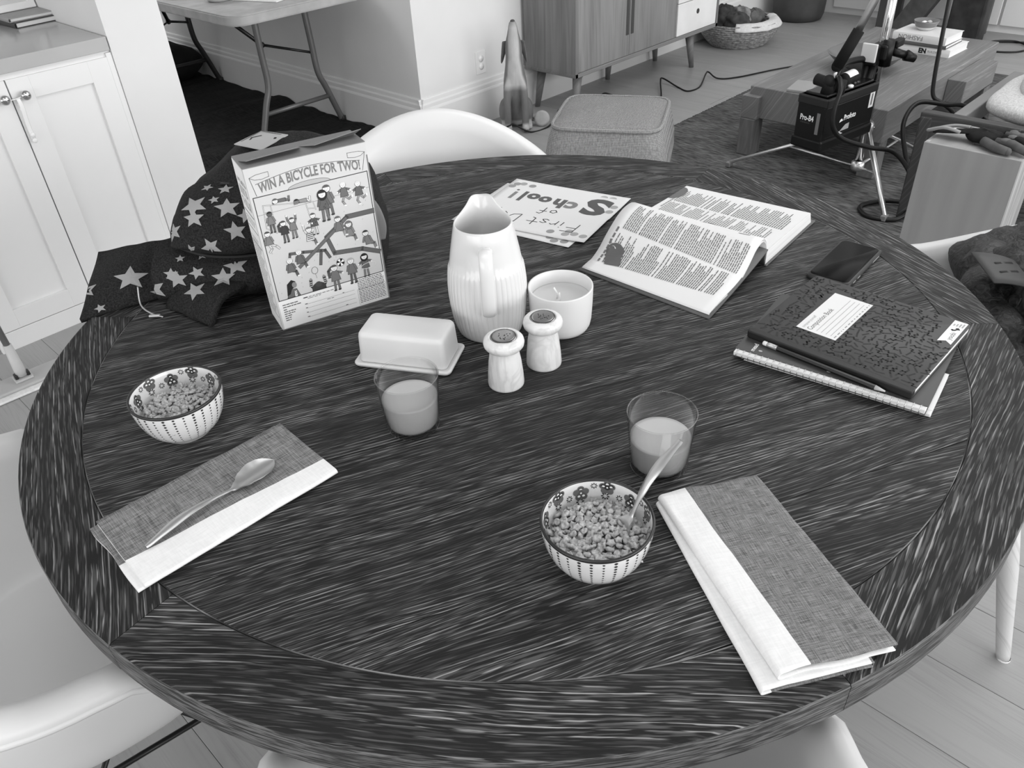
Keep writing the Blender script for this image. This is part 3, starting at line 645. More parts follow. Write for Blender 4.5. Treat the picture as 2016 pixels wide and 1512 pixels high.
# local +y points to the camera side (handle), spout at -y
jp = [(0, .002), (.044, .002), (.046, 0), (.0500, .0), (.0525, .003), (.0535, .006), (.0560, .014), (.0595, .030), (.0618, .050), (.0630, .070), (.0628, .090), (.0612, .108), (.0598, .117), (.0585, .121), (.0570, .124), (.0545, .140), (.0510, .158), (.0478, .174), (.0455, .184), (.0445, .1875), (.0432, .188), (.0420, .186), (.0435, .175), (.049, .15), (.055, .12), (.058, .09), (.057, .05), (.050, .02), (.03, .010), (0, .009)]
def jug(a, r, z):
    d = abs(((a+pi/2+pi) % (2*pi))-pi); outer = not (z > .008 and r < .0585 and z < .186 and (r, z) in JIN)
    if .008 < z < .122 and outer: r *= 1+.020*(abs(sin(23*a))**.55-.75)*min(1, (z-.008)/.02)*min(1, (.1225-z)/.003)
    if z > .135:
        k = min(1.0, (z-.135)/.053); wv = math.exp(-(d/.80)**2); lip = math.exp(-(d/.36)**2)
        r += k*k*(.005*wv+.015*lip); z += k**3*(.0215*math.exp(-(d/.62)**2)-.0035*math.exp(-(d/.15)**2)+.0020*math.exp(-((d-.30)/.11)**2))
    return r, z
JIN = set(jp[21:])
b = MB(); b.lathe(jp, 368, fn=jug); b.build('body', CER, t)
hp = spline([(0, .052, .160), (0, .066, .172), (0, .082, .170), (0, .090, .150), (0, .091, .120), (0, .086, .090), (0, .076, .070), (0, .060, .062)], 6)
b = MB(); b.tube(hp, [.0105]*len(hp), 18, flat=.48, up=(0, 0, 1)); b.build('handle', CER, t)
# candle
t = thing('candle', 'white ceramic candle pot with pale wax beside the fluted jug', 'candle', (.0322, -.0667, T))
b = MB(); b.lathe([(0, 0), (.040, 0), (.0445, .002), (.0475, .008), (.0495, .018), (.0512, .045), (.0521, .074), (.0519, .0755), (.0500, .0757), (.0487, .0745), (.0482, .05), (.047, .02), (.0, .018)], 64); b.build('pot', MATTE, t)
n = Nodes('wax', .35, .4); n.base(.62); n.b.inputs['Subsurface Weight'].default_value = .25; n.b.inputs['Subsurface Radius'].default_value = (.01, .01, .01)
MB().lathe([(0, .052), (.020, .0515), (.040, .0517), (.0468, .0532), (.0486, .0545), (.0484, .03), (0, .03)], 48).build('wax', n.m, t)
b = MB(); b.tube([(-.004, .004, .050), (-.005, .003, .062), (-.009, .006, .073)], .0014, 8); b.build('wick', plain(232, .8), t)
b = MB(); b.tube([(-.013, -.008, .050), (-.012, -.009, .060), (-.010, -.006, .069)], .0013, 8); b.build('wick', plain(232, .8), t)  # second strand stands in for the first wick's reflection in the wax
# shakers
n = Nodes('marble', .28, .5); v1 = n.noise(n.coord((14, 14, 9), rnd=5), 1.0, 4, .6, 1.2); v2 = n.noise(n.coord((60, 60, 40), rnd=5), 1.0, 3)
n.base(n.math('MULTIPLY', n.ramp(v1, [(.0, .80), (.45, .79), (.50, .66), (.55, .78), (1, .80)]), n.ramp(v2, [(.3, .90), (.7, 1.0)]))); MARB = n.m
def shaker(label, x, y, rz):
    t = thing('salt_shaker', label, 'shaker', (x, y, T), rz, None)
    b = MB(); b.lathe([(0, 0), (.0255, 0), (.0268, .0012), (.0271, .004), (.0262, .020), (.0240, .042), (.0212, .058), (.0206, .0615), (.0212, .0625), (.0262, .0650), (.0292, .0690), (.0300, .0735), (.0290, .0780), (.0262, .0812), (.0215, .0828), (.0200, .0829), (.0196, .0815), (0, .0815)], 56); b.build('body', MARB, t)
    b = MB(); b.lathe([(0, .0835), (.014, .0834), (.0182, .0829), (.0194, .0818), (.0196, .081), (0, .081)], 40); cap = b.build('cap', plain(150, .25, .5, .85), t)
    c = Canvas(lambda u, v, h: (u, v, .08355+h), base=1e-4); c.line([(.0176*cos(2*pi*i/32), .0176*sin(2*pi*i/32)) for i in range(32)], .0012, 70, 0, True)
    for i in range(16): c.ell(random.uniform(-.009, .009), random.uniform(-.007, .009), .0008, .0008, 30, 1, 8)
    c.build('holes', cap)
shaker('marble shaker with flared head standing in front, nearest the two juice glasses', -.1405, -.1080, .3); shaker('marble shaker with flared head standing against the candle pot', -.0655, -.1165, 2.0)
# butter dish
t = thing('butter_dish', 'white lidded rectangular butter dish behind the left juice glass', 'dish', (-.189, .0555, T), R(-60.6))
def rounded(w_, d_, r, n=6): return [(sx*(w_/2-r)+r*cos(a0+pi/2*i/n), sy*(d_/2-r)+r*sin(a0+pi/2*i/n)) for sx, sy, a0 in ((1, 1, 0), (-1, 1, pi/2), (-1, -1, pi), (1, -1, 1.5*pi)) for i in range(n+1)]
def loft(b, rings, mi=0, M=None, cap=True):
    n = len(rings[0]); vs = [p for r in rings for p in r]
    fs = [(i*n+j, i*n+(j+1) % n, (i+1)*n+(j+1) % n, (i+1)*n+j) for i in range(len(rings)-1) for j in range(n)]
    if cap: fs += [tuple(reversed(range(n))), tuple(range((len(rings)-1)*n, len(rings)*n))]
    return b.add(vs, fs, mi, True, M)
def ringz(w_, d_, r, z): return [(x, y, z) for x, y in rounded(w_, d_, r)]
b = MB(); loft(b, [ringz(.146, .072, .006, 0), ringz(.150, .076, .007, 0), ringz(.157, .083, .009, .0035), ringz(.1585, .0845, .009, .006), ringz(.158, .084, .009, .0075), ringz(.155, .081, .008, .0085), ringz(.149, .075, .007, .0085), ringz(.147, .073, .007, .007), ringz(.14, .068, .006, .007)]); b.build('plate', MATTE, t)
b = MB(); loft(b, [ringz(.142, .0690, .008, .0072), ringz(.1425, .0695, .008, .010), ringz(.1390, .0665, .0085, .050), ringz(.1375, .0650, .0085, .0545), ringz(.1340, .0615, .0085, .0575), ringz(.1285, .0560, .0080, .0588), ringz(.10, .03, .004, .0592)]); b.build('lid', MATTE, t)
# glasses of juice
n = Nodes('clear_glass'); tr = n.n('ShaderNodeBsdfTransparent'); tr.inputs[0].default_value = (.97, .97, .97, 1)
gl = n.n('ShaderNodeBsdfGlossy'); gl.inputs['Roughness'].default_value = .05; lw = n.n('ShaderNodeLayerWeight'); lw.inputs[0].default_value = .5
mx = n.n('ShaderNodeMixShader'); n.l(n.math('ADD', n.math('MULTIPLY', n.math('POWER', lw.outputs['Facing'], 2.6), .9), .05), mx.inputs[0]); n.l(tr.outputs[0], mx.inputs[1]); n.l(gl.outputs[0], mx.inputs[2]); n.l(mx.outputs[0], n.t.nodes['Material Output'].inputs['Surface']); GLASS = n.m
n = Nodes('juice', .2, .4); n.base(g(178)); JUICE = n.m
def juice_glass(label, x, y, lvl, h=.0862):
    t = thing('juice_glass', label, 'glass', (x, y, T), 0, 'juice glasses')
    go = [(0, .0012), (.030, .0008), (.0345, 0), (.0366, .0012), (.0374, .004), (.0392, .035), (.0418, .065), (.0436, h-.0018), (.0438, h-.0009), (.0435, h-.0002), (.0429, h), (.0423, h-.0002), (.0420, h-.0009), (.0419, h-.002), (.0403, .065), (.0378, .035), (.0360, .011), (.034, .0075), (0, .0070)]
    b = MB(); b.lathe(go, 72); b.build('glass', GLASS, t)
    def ri(z): return .0360+(.0378-.0360)*(z-.011)/.024 if z < .035 else .0378+(.0403-.0378)*(z-.035)/.03
    pj = [(0, .0078), (.032, .0080), (.0345, .0095), (.0357, .013)]+[(ri(z)-.0003, z) for z in (.02, .03, lvl-.0015)]+[(ri(lvl)-.0005, lvl), (.034, lvl-.0005), (0, lvl-.0005)]
    b = MB(); b.lathe(pj, 64); b.build('juice', JUICE, t)
juice_glass('clear tumbler half full of juice, in front of the butter dish', -.2959, -.0765, .050); juice_glass('clear tumbler half full of juice, behind the bowl that holds a spoon', -.1422, -.3835, .0475)
# bowls
BO = [(.0, .003), (.029, .003), (.031, 0), (.0335, 0), (.034, .003), (.0400, .007), (.0480, .0150), (.0545, .0265), (.0590, .0400), (.0615, .0540), (.0625, .0655), (.0621, .0672), (.0610, .0676), (.0600, .0668), (.0592, .054), (.0566, .040), (.0520, .0270), (.0450, .0165), (.034, .0095), (0, .007)]
def rat(prof, z):
    for (r0, z0), (r1, z1) in zip(prof, prof[1:]):
        if min(z0, z1) <= z <= max(z0, z1) and z0 != z1: return r0+(r1-r0)*(z-z0)/(z1-z0)
    return prof[-1][0]
BIN = BO[13:][::-1]; BOUT = BO[4:11]
def cereal_bowl(label, x, y, rz):
    t = thing('cereal_bowl', label, 'bowl', (x, y, T), rz, 'patterned cereal bowls')
    b = MB(); b.lathe(BO, 96); bo = b.build('bowl', CER, t)
    b = MB(); b.lathe([(.0632-.0006, .0640), (.0630, .0655), (.0625, .0675), (.0612, .0681), (.0600, .0676), (.0597, .0655)], 96); b.build('rim_band', plain(34, .3), t)
    c = Canvas(lambda u, v, h: ((rat(BOUT, v)+h*1.3)*cos(u), (rat(BOUT, v)+h*1.3)*sin(u), v-.0004*0), base=3.5e-4)
    for i in range(30):
        a = 2*pi*i/30; big = (.0023, .0020, .0016)[i % 3]
        for j in range(11):
            z = .0612-.0049*j; 
            if z < .0085: break
            r = rat(BOUT, z); k = (1-.055*j)*big
            c.ell(a, z, k*.86/r, k*.72, 54 if j % 2 else 46, 0, 10)
    c.build('dot_print', t)
    d = Canvas(lambda u, v, h: ((rat(BIN, v)-h*1.6)*cos(u), (rat(BIN, v)-h*1.6)*sin(u), v+h*.3), base=3.5e-4)
    def fl(a, z, s, L):
        r = rat(BIN, z)
        for i in range(5):
            q = 2*pi*i/5+.3; d.ell(a+s*.95*cos(q)/r, z+s*.95*sin(q), s*.72/r, s*.72, 96, 0, 12)
        for i in range(5):
            q = 2*pi*i/5+.3; d.ell(a+s*.85*cos(q)/r, z+s*.85*sin(q), s*.56/r, s*.56, L, 1, 12)
        d.ell(a, z, s*.5/r, s*.5, L, 1.5, 10)
        for i in range(5):
            q = 2*pi*i/5+.3; d.ell(a+s*.80*cos(q)/r, z+s*.80*sin(q), s*.30/r, s*.26, 228, 2, 8)
        d.ell(a, z, s*.2/r, s*.2, 228, 2, 8)
    def sm(a, z, s):
        r = rat(BIN, z)
        for i in range(8):
            q = 2*pi*i/8; cs, sn = cos(q), sin(q)
            d.poly([(a+(s*cs+s*.45*cos(2*pi*k/8)*cs-s*.24*sin(2*pi*k/8)*sn)/r, z+s*sn+s*.45*cos(2*pi*k/8)*sn+s*.24*sin(2*pi*k/8)*cs) for k in range(8)], 50, 0)
    for i in range(12):
        a = 2*pi*i/12; fl(a, .0575 if i % 2 else .0505, .0060, 44 if i % 3 else 80); sm(a+.03, .0455 if i % 2 else .0395, .0036); sm(a+.26, .0590 if i % 2 else .0470, .0030)
    d.build('flower_print', t, flip=False)
    return t
cereal_bowl('white bowl with dotted outside on the left, no spoon, behind the napkin with a spoon', -.5132, .1655, .2); cereal_bowl('white bowl with dotted outside on the right, a spoon standing in it', -.3205, -.4245, 1.0)
n = Nodes('puffed_cereal', .85, .2); f = n.noise(n.coord((260, 260, 260)), 1.0, 3); n.base(n.ramp(f, [(.3, g(140)), (.7, g(205))])); n.bump(f, .5, .0006); CERL = n.m
def cereal(label, x, y, top, rim, cnt, seed):
    rc = random.Random(seed); b = MB()
    def piece(c, M, s):
        kind = rc.random()
        def fn(u, v):
            a = 2*pi*u; q = pi*(v-.5); lob = 1+.28*cos(5*a) if kind < .65 else 1+.06*cos(3*a+seed)
            rr = s*cos(q)**.75*lob; dz = s*.52*sin(q)*(1 if kind < .65 else 1.25); hole = math.exp(-(rr/(s*.42))**2)
            return M @ V((rr*cos(a), rr*sin(a), dz*(1-.75*hole)))+c
        b.grid(fn, 15, 7, wrapu=True)
    for lay, (zz, rr, k) in enumerate(((top-.010, rim*.93, cnt*.35), (top-.004, rim*.95, cnt*.65), (top, rim*.82, cnt*.55))):
        for i in range(int(k)):
            r = rr*math.sqrt((i+.5)/k); a = i*2.39996+lay; M = Matrix.Rotation(rc.uniform(0, 6.28), 3, 'Z') @ Matrix.Rotation(rc.uniform(-1.1, 1.1), 3, 'X') @ Matrix.Rotation(rc.uniform(0, 6.28), 3, 'Z')
            piece(V((r*cos(a), r*sin(a), zz+rc.uniform(-.0015, .0025)-.004*(r/rim)**2)), M, rc.uniform(.0038, .0056))
    b.lathe([(0, top-.012), (rim*.9, top-.013), (rim*.93, top-.016), (0, top-.02)], 24)
    o = b.build('cereal', CERL, None, (x, y, T)); tag(o, label, 'cereal', 'bowls of cereal', 'stuff')
cereal('puffed cereal filling the left dotted bowl', -.5132, .1655, .0440, .0568, 165, 3); cereal('puffed cereal filling the right dotted bowl around the spoon', -.3205, -.4245, .0470, .0575, 170, 8)
# ---------------------------------------------------------------- spoons
STEEL = Nodes('brushed_steel', .32, .5, 1.0).base(.62).m
def spoon(label, M):
    L = .186; b = MB(); rows = []; N = 44
    for i in range(N+1):
        s = i/N; x = L*s
        hw = [(0, .0028), (.03, .0042), (.22, .0066), (.40, .0052), (.55, .0030), (.63, .0028), (.685, .0070), (.75, .0150), (.84, .0192), (.91, .0178), (.957, .0128), (.987, .0062), (1, .0008)]
        for (a, p), (c, q) in zip(hw, hw[1:]):
            if a <= s <= c: k = (s-a)/(c-a); k = k*k*(3-2*k); wd = p+(q-p)*k; break
        z = .006+.0035*sin(pi*min(1, s/.62))*1.6 if s < .62 else .006+.002*max(0, .70-s)*10
        z = .0028+.0085*sin(pi*min(1, s/.66))**1.2 if s < .66 else .0028+.0028*((s-.83)/.17)**2
        dish = .0062*max(0, 1-((s-.845)/.155)**2) if s > .69 else 0
        th = .0016 if s > .66 else .0022+.0008*sin(pi*s/.66)
        for j in range(9):
            q = -1+2*j/8; rows.append((x, wd*q, z-dish*(1-q*q)+dish*.55+th*.5*(1-q*q) if s < .66 else z-dish*(1-q*q)+dish))
        for j in range(9):
            q = 1-2*j/8; rows.append((x, wd*q, z-dish*(1-q*q)+dish*.55-th*(1-q*q*.6) if s < .66 else z-dish*(1-q*q)+dish-th))
    m = 18; fs = [(i*m+j, i*m+(j+1) % m, (i+1)*m+(j+1) % m, (i+1)*m+j) for i in range(N) for j in range(m)]+[tuple(reversed(range(m))), tuple(range(N*m, N*m+m))]
    b.add(rows, fs); o = b.build('spoon', STEEL); o.matrix_world = M; tag(o, label, 'spoon', 'table spoons'); sharp(o, 50)
spoon('steel spoon lying on the grey napkin on the left', RT((-.664, -.024, T+.0135), R(4.2)))
e0 = V((-.232, -.468, .904)); dv = V((-.063, .025, -.102)).normalized(); yv = V((0, 0, 1)).cross(dv).normalized(); zv = dv.cross(yv)
Mx = Matrix(((dv.x, yv.x, zv.x, e0.x), (dv.y, yv.y, zv.y, e0.y), (dv.z, yv.z, zv.z, e0.z), (0, 0, 0, 1))) @ Matrix.Diagonal((.86, 1.0, 1.0, 1.0))
spoon('steel spoon standing in the cereal of the right bowl', Mx)
# ---------------------------------------------------------------- napkins: folded linen with a white border
LINEN = fabric('chambray_linen', g(78), g(150), (1300, 50), .95, .4, (.36, .64)); WHT = fabric('white_linen', g(226), g(236), (500, 60), .95, .2)
def napkin(label, loc, rz, L, W, folds, band, wob, seed, lowwhite=False):
    """folds: list of (z0, z1, x offset at start, x offset at end, y inset of the fold at start, at end, y far edge)"""
    t = thing('napkin', label, 'napkin', loc, rz, 'folded linen napkins')
    for fi, (z0, z1, xa, xb, ya, yb, yf) in enumerate(folds):
        b = MB(); path = []; n = 14; nb = 5
        for i in range(n+1): path.append(('o', 1-i/n, z0, 0))
        for i in range(1, 8): a = -pi/2-pi*i/8; path.append(('a', .5*(z1-z0)*cos(a), .5*(z0+z1)+.5*(z1-z0)*sin(a), 0))
        for i in range(nb+1): path.append(('b', i/nb, z1, 1))
        for i in range(1, n+1): path.append(('t', i/n, z1, 2))
        m = len(path); nu = 46; vs = []; fs = []; mi = []
        for iu in range(nu+1):
            u = iu/nu; bd = W*.93 if (fi < len(folds)-1 and lowwhite) else band[0]+(band[1]-band[0])*u+.0015*noise.noise(V((u*3, seed, 7)))
            for (kd, s_, z, tp) in path:
                y = s_*(W-yf) if kd == 'o' else (s_ if kd == 'a' else (bd*s_ if kd == 'b' else bd+(W-yf-bd)*s_))
                x = xa+(L-xb-xa)*u; yy = y+ya+(yb-ya)*u
                w_ = wob*noise.noise(V((u*3.2+seed, y*14, fi)))+wob*.4*noise.noise(V((u*11+seed, y*40, fi+3)))
                ed = wob*1.2*noise.noise(V((u*4+seed, 5, fi)))
                vs.append((x+.004*noise.noise(V((y*20, seed, fi)))*(1 if u in (0, 1) else 0), yy+ed*(.6 if y > W*.5 else .3), max(.0006, z+w_*(1 if tp else .25)*(.35 if fi < len(folds)-1 else 1))))
        for iu in range(nu):
            for j in range(m-1):
                fs.append((iu*m+j, (iu+1)*m+j, (iu+1)*m+j+1, iu*m+j+1)); mi.append(0 if (path[j+1][3] == 2 or (path[j][0] == 'o' and lowwhite and fi == 0 and j < n-1)) else 1)
        k = len(b.v); b.v += [V(p) for p in vs]; b.f += fs; b.mi += mi; b.sm += [True]*len(fs)
        o = b.build('folded_layer', [LINEN, WHT], t); mod(o, 'SOLIDIFY', thickness=.0016, offset=0)
    return t
napkin('grey linen napkin with white border on the left, under a spoon', (-.703, -.070, T), R(-2.2), .272, .140, [(.001, .0045, .004, .004, .004, .012, .003), (.0058, .0105, .012, .0, .0, .0, .0)], (.050, .030), .0016, 2)
d_ = math.atan2(-.649+.428, -.347+.205)
napkin('grey linen napkin with white border on the right, with no spoon on it', (-.204, -.428, T), d_, .265, .122, [(.001, .0075, .0, .0, .0, .0, .006), (.0092, .0190, .001, .006, .003, .021, .0)], (.030, .030), .0022, 6, True)
# ================================================================ paper, books, phone
PAPER = plain(222, .8, .2, var=.01)
def sheet(name, label, loc, rz, w_, h_, curl, seed, z=.0005):
    t = thing(name, label, 'paper', loc, rz, 'hand lettered cards')
    fz = lambda x, y: z+curl*(abs(x/w_*2)**3*.6*(1 if y > 0 else .4)+.25*max(0, y/h_)**2)+.0006*noise.noise(V((x*9+seed, y*9, 0)))+.0004
    b = MB(); b.grid(lambda u, v: ((u-.5)*w_, (v-.5)*h_, fz((u-.5)*w_, (v-.5)*h_)), 24, 18)
    o = b.build('sheet', PAPER, t); mod(o, 'SOLIDIFY', thickness=.0004, offset=0)
    return t, Canvas(lambda x, y, h: (x, y, fz(x, y)+h), step=3e-5, base=3.5e-4)
t, c = sheet('card', 'white card lying under another one, only its edges and corner dots showing', (.331, .262, T), R(101), .279, .216, .001, 4)
for x, y in ((.117, -.092), (.105, -.075), (-.12, .09), (-.1, .095), (-.085, .085)): c.ell(x, y, .0085, .0085, 150, 1)
c.build('dot_print', t)
t, c = sheet('card', 'white card lettered First Day of School with grey dots behind the jug', (.358, .252, T+.0012), R(104), .279, .232, .005, 9, .0012)
c.text('S', -.118, -.082, .105, 84, 2, sx=1.1, bold=.045); c.text('c', -.052, -.048, .060, 128, 2, bold=.05); c.text('h', -.022, -.052, .056, 92, 2, bold=.05)
c.text('o', .012, -.052, .050, 92, 2, bold=.06); c.text('o', .042, -.056, .050, 92, 2, bold=.06); c.rect(.076, -.062, .085, -.012, 92, 2); c.rect(.099, -.052, .107, -.016, 128, 2); c.ell(.105, -.062, .0036, .0036, 100, 2, 10)
def stroke(*p): c.line(p, .0021, 26, 3)
stroke((-.098, .046), (-.096, .082), (-.070, .083)); stroke((-.097, .064), (-.076, .065)); stroke((-.062, .046), (-.061, .062)); c.ell(-.061, .071, .0014, .0014, 26, 3, 8)
stroke((-.050, .046), (-.049, .064)); stroke((-.049, .058), (-.040, .064), (-.036, .061)); stroke((-.014, .062), (-.022, .064), (-.027, .059), (-.019, .054), (-.015, .049), (-.023, .046), (-.029, .049)); stroke((.0, .080), (.001, .050), (.008, .047)); stroke((-.010, .066), (.014, .067))
stroke((.036, .045), (.037, .082), (.052, .078), (.060, .064), (.052, .050), (.036, .045)); stroke((.082, .062), (.072, .062), (.068, .052), (.075, .046), (.083, .054)); stroke((.084, .062), (.084, .046), (.089, .045)); stroke((.095, .062), (.101, .050)); stroke((.110, .064), (.098, .036), (.092, .034))
stroke((-.012, .013), (-.020, .015), (-.026, .008), (-.020, .001), (-.012, .005), (-.012, .013)); stroke((.014, .024), (.007, .026), (.003, .020), (.003, -.004)); stroke((-.004, .012), (.012, .013))
for x, y in ((-.125, -.060), (-.125, -.035), (-.110, -.075), (.123, -.090), (.110, -.096), (.128, -.075), (.086, -.093), (-.126, .092), (-.105, .088), (-.088, .094), (-.090, .080), (-.055, .094), (.12, .09)): c.ell(x, y, .0085, .0085, 148 if (x*100) % 2 < 1 else 162, 1)
c.ell(-.105, -.099, .0085, .0085, 170, 1, 10, pi, 2*pi); c.ell(-.085, -.098, .0085, .0085, 170, 1, 10, pi, 2*pi)
c.build('lettering', t)
# open dictionary
t = thing('open_dictionary', 'thick open dictionary with arched left page and columns of words', 'book', (.204, -.238, T), R(4.9))
NEAR = [(.000, .0050), (.003, .0075), (.030, .0115), (.051, .0140), (.080, .0165), (.105, .0200), (.124, .0260), (.145, .0410), (.164, .0575), (.178, .0635), (.190, .0640), (.200, .0580), (.208, .0470), (.2125, .0340), (.2135, .0300), (.217, .0310), (.240, .0318), (.30, .0300), (.36, .0285), (.410, .0272)]
FAR = [(.020, .0045), (.022, .0060), (.040, .0085), (.052, .0100), (.075, .0210), (.100, .0400), (.130, .0590), (.155, .0690), (.180, .0710), (.197, .0660), (.212, .0570), (.225, .0480), (.238, .0400), (.248, .0345), (.250, .0320), (.256, .0312), (.275, .0300), (.32, .0275), (.36, .0262), (.406, .0255)]
BH = .266
def page(s, v, h=0.0):
    """s: 0..19 index along the profile, v: 0 near edge .. 1 far edge"""
    def pt(P, s):
        i = min(int(s), len(P)-2); k = s-i; p0, p1, p2, p3 = P[max(i-1, 0)], P[i], P[i+1], P[min(i+2, len(P)-1)]
        if i in (13, 14, 0): return (p1[0]+(p2[0]-p1[0])*k, p1[1]+(p2[1]-p1[1])*k)
        q = lambda a, b_, c_, d_: .5*(2*b_+(c_-a)*k+(2*a-5*b_+4*c_-d_)*k*k+(3*b_-a-3*c_+d_)*k**3)
        return (q(p0[0], p1[0], p2[0], p3[0]), q(p0[1], p1[1], p2[1], p3[1]))
    a, c_ = pt(NEAR, s), pt(FAR, s); e = v
    return V((a[0]+(c_[0]-a[0])*e, BH*v, a[1]+(c_[1]-a[1])*e))
def pagen(s, v, h):
    p = page(s, v); du = page(min(19, s+.05), v)-page(max(0, s-.05), v); dv_ = page(s, min(1, v+.01))-page(s, max(0, v-.01))
    return p+du.cross(dv_).normalized()*h
PGE = page_edge(232)
b = MB(); b.grid(lambda u, v: page(14*u, v), 100, 16); o = b.build('left_page', PAPER, t); mod(o, 'SOLIDIFY', thickness=.0016, offset=-1)
b = MB()
def under(u, v):
    p = page(1+12.4*u, v); k = sin(pi*u); return (p.x-.004*k, p.y, max(.0062, p.z-.0055*k-.0012))
b.grid(under, 60, 8); o = b.build('left_page', PAPER, t); mod(o, 'SOLIDIFY', thickness=.0006, offset=-1)
# right half: block of pages
b = MB(); S0 = 14.2; n = 26; vs = []; fs = []
for i in range(n+1):
    for v in (0, 1):
        p = page(S0+(19-S0)*i/n, v); vs += [tuple(p), (p.x+.012*(p.x-.218)/.2+(0 if v == 0 else -.0), p.y, .0034)]
for i in range(n): a = 4*i; c_ = a+4; fs += [(a, c_, c_+2, a+2), (a+1, a+3, c_+3, c_+1), (a, a+1, c_+1, c_), (a+2, c_+2, c_+3, a+3)]
fs += [(0, 2, 3, 1), (4*n, 4*n+1, 4*n+3, 4*n+2)]; b.add(vs, fs, smooth=False); b.build('page_block', PGE, t)
b = MB(); b.grid(lambda u, v: page(S0+(19-S0)*u, v)+V((0, 0, .0004)), 40, 14); b.build('right_page', PAPER, t)
COV = plain(92, .5, .4, var=.05)
b = MB(); b.box((.3235, BH/2, .0016), (.225, BH+.008, .0030), .001, seg=1); b.build('cover', COV, t)
b = MB(); p0, p1 = V((-.006, 0, .0022)), V((.207, 0, .037)); q1 = V((.235, BH, .030)); q0 = V((.014, BH, .0022))
b.grid(lambda u, v: p0.lerp(p1, u).lerp(q0.lerp(q1, u), v)+V((0, -.004+.008*v, -.0035*sin(pi*u))), 12, 6); o = b.build('cover', COV, t); mod(o, 'SOLIDIFY', thickness=.0026, offset=-1)
b = MB(); b.grid(lambda u, v: V((.212-.006*sin(pi*u), 0, .002+.032*u)).lerp(V((.242-.006*sin(pi*u), BH, .002+.026*u)), v), 8, 4); o = b.build('spine', plain(40, .5), t); mod(o, 'SOLIDIFY', thickness=.003, offset=0)
# words
rd = random.Random(11)
ct = Canvas(pagen, step=2e-5, base=9e-4)
XS = [page(i*.1, .5).x for i in range(0, 191)]
def s_of(dist, lo, hi):   # arc length from s=lo
    acc = 0; p = page(lo, .5); s = lo
    while s < hi:
        q = page(s+.1, .5); d = (q-p).length
        if acc+d >= dist: return s+.1*(dist-acc)/max(d, 1e-6)
        acc += d; s += .1; p = q
    return hi
def words(lo, hi, d0, d1, v0, v1, pitch, head=.12, L=92, ragged=.5):
    v = v1
    while v > v0:
        dd = d0; end = d1-(rd.random()*(d1-d0)*ragged if rd.random() < .4 else 0); bold = rd.random() < head
        first = True
        while dd < end-.002:
            e = min(end, dd+rd.uniform(.003, .010)); sa, sb = s_of(dd, lo, hi), s_of(e, lo, hi); k = 3
            for i in range(k): a, b_ = sa+(sb-sa)*i/k, sa+(sb-sa)*(i+1)/k; ct.poly([(a, v), (b_, v), (b_, v+pitch*.40), (a, v+pitch*.40)], 40 if (bold and first) else L)
            first = False; dd = e+.0013
        v -= pitch*(1.0 if rd.random() > .12 else 1.7)
words(2.6, 13.6, .004, .070, .055, .905, .0150); words(2.6, 13.6, .078, .140, .04, .905, .0150, L=104)
words(14.4, 19, .008, .072, .08, .93, .0170, L=120); words(14.4, 19, .080, .150, .05, .93, .0170, L=100)
for k in range(7): a = s_of(.004+.011*k, 2.6, 13); ct.poly([(a, .935), (s_of(.012+.011*k, 2.6, 13), .935), (s_of(.012+.011*k, 2.6, 13), .950), (a, .950)], 110)
for k in range(9): ct.poly([(s_of(.03+.010*k, 14.4, 19), .95), (s_of(.038+.010*k, 14.4, 19), .95), (s_of(.038+.010*k, 14.4, 19), .962), (s_of(.03+.010*k, 14.4, 19), .962)], 150)
def pp(x, y): return (s_of(x, 2.2, 13), y/BH)
mon = [(.012, .206), (.030, .210), (.033, .214), (.038, .211), (.041, .216), (.047, .214), (.053, .219), (.058, .228), (.059, .238), (.056, .246), (.048, .251), (.040, .250), (.034, .246), (.030, .248), (.027, .243), (.021, .244), (.019, .239), (.013, .240), (.010, .235), (.006, .236)]
ct.poly([pp(x-.001, y-.0) for x, y in mon], 96, 1); ct.poly([pp(x, y) for x, y in ((.056, .247), (.062, .254), (.055, .252), (.052, .250))], 110, 1)
ct.line([pp(.046+.0042*cos(q*.5), .240+.0042*sin(q*.5)) for q in range(3, 13)], .02, 228, 30)
ct.poly([pp(.046+.0055*cos(2*pi*i/14), .240+.0055*sin(2*pi*i/14)) for i in range(14)], 226, 25); ct.poly([pp(.0465+.0042*cos(2*pi*i/14), .240+.0042*sin(2*pi*i/14)) for i in range(14)], 96, 40)
ct.poly([(9.4, .46), (10.6, .44), (11.9, .36), (10.8, .35), (10.2, .40)], 70, 1); ct.poly([(9.3, .17), (10.8, .18), (11.8, .10), (10.8, .12), (9.6, .09)], 176, 1); ct.poly([(10.4, .285), (11.0, .27), (11.6, .20), (11.2, .20)], 110, 1)
for i in range(10): ct.poly([(17.8+.4*cos(pi*i/9), .5), (17.8+.4*cos(pi*(i+1)/9), .5), (17.8, .5)], 200, -1) if False else None
ct.poly([(17.95+.75*cos(-pi*i/12), .998+.075*sin(-pi*i/12)) for i in range(13)], 104, 1); ct.line([(17.95+.25*cos(-pi*i/10-.6), .972+.02*sin(-pi*i/10-.6)) for i in range(11)], .008, 220, 2)
ct.build('print', t)
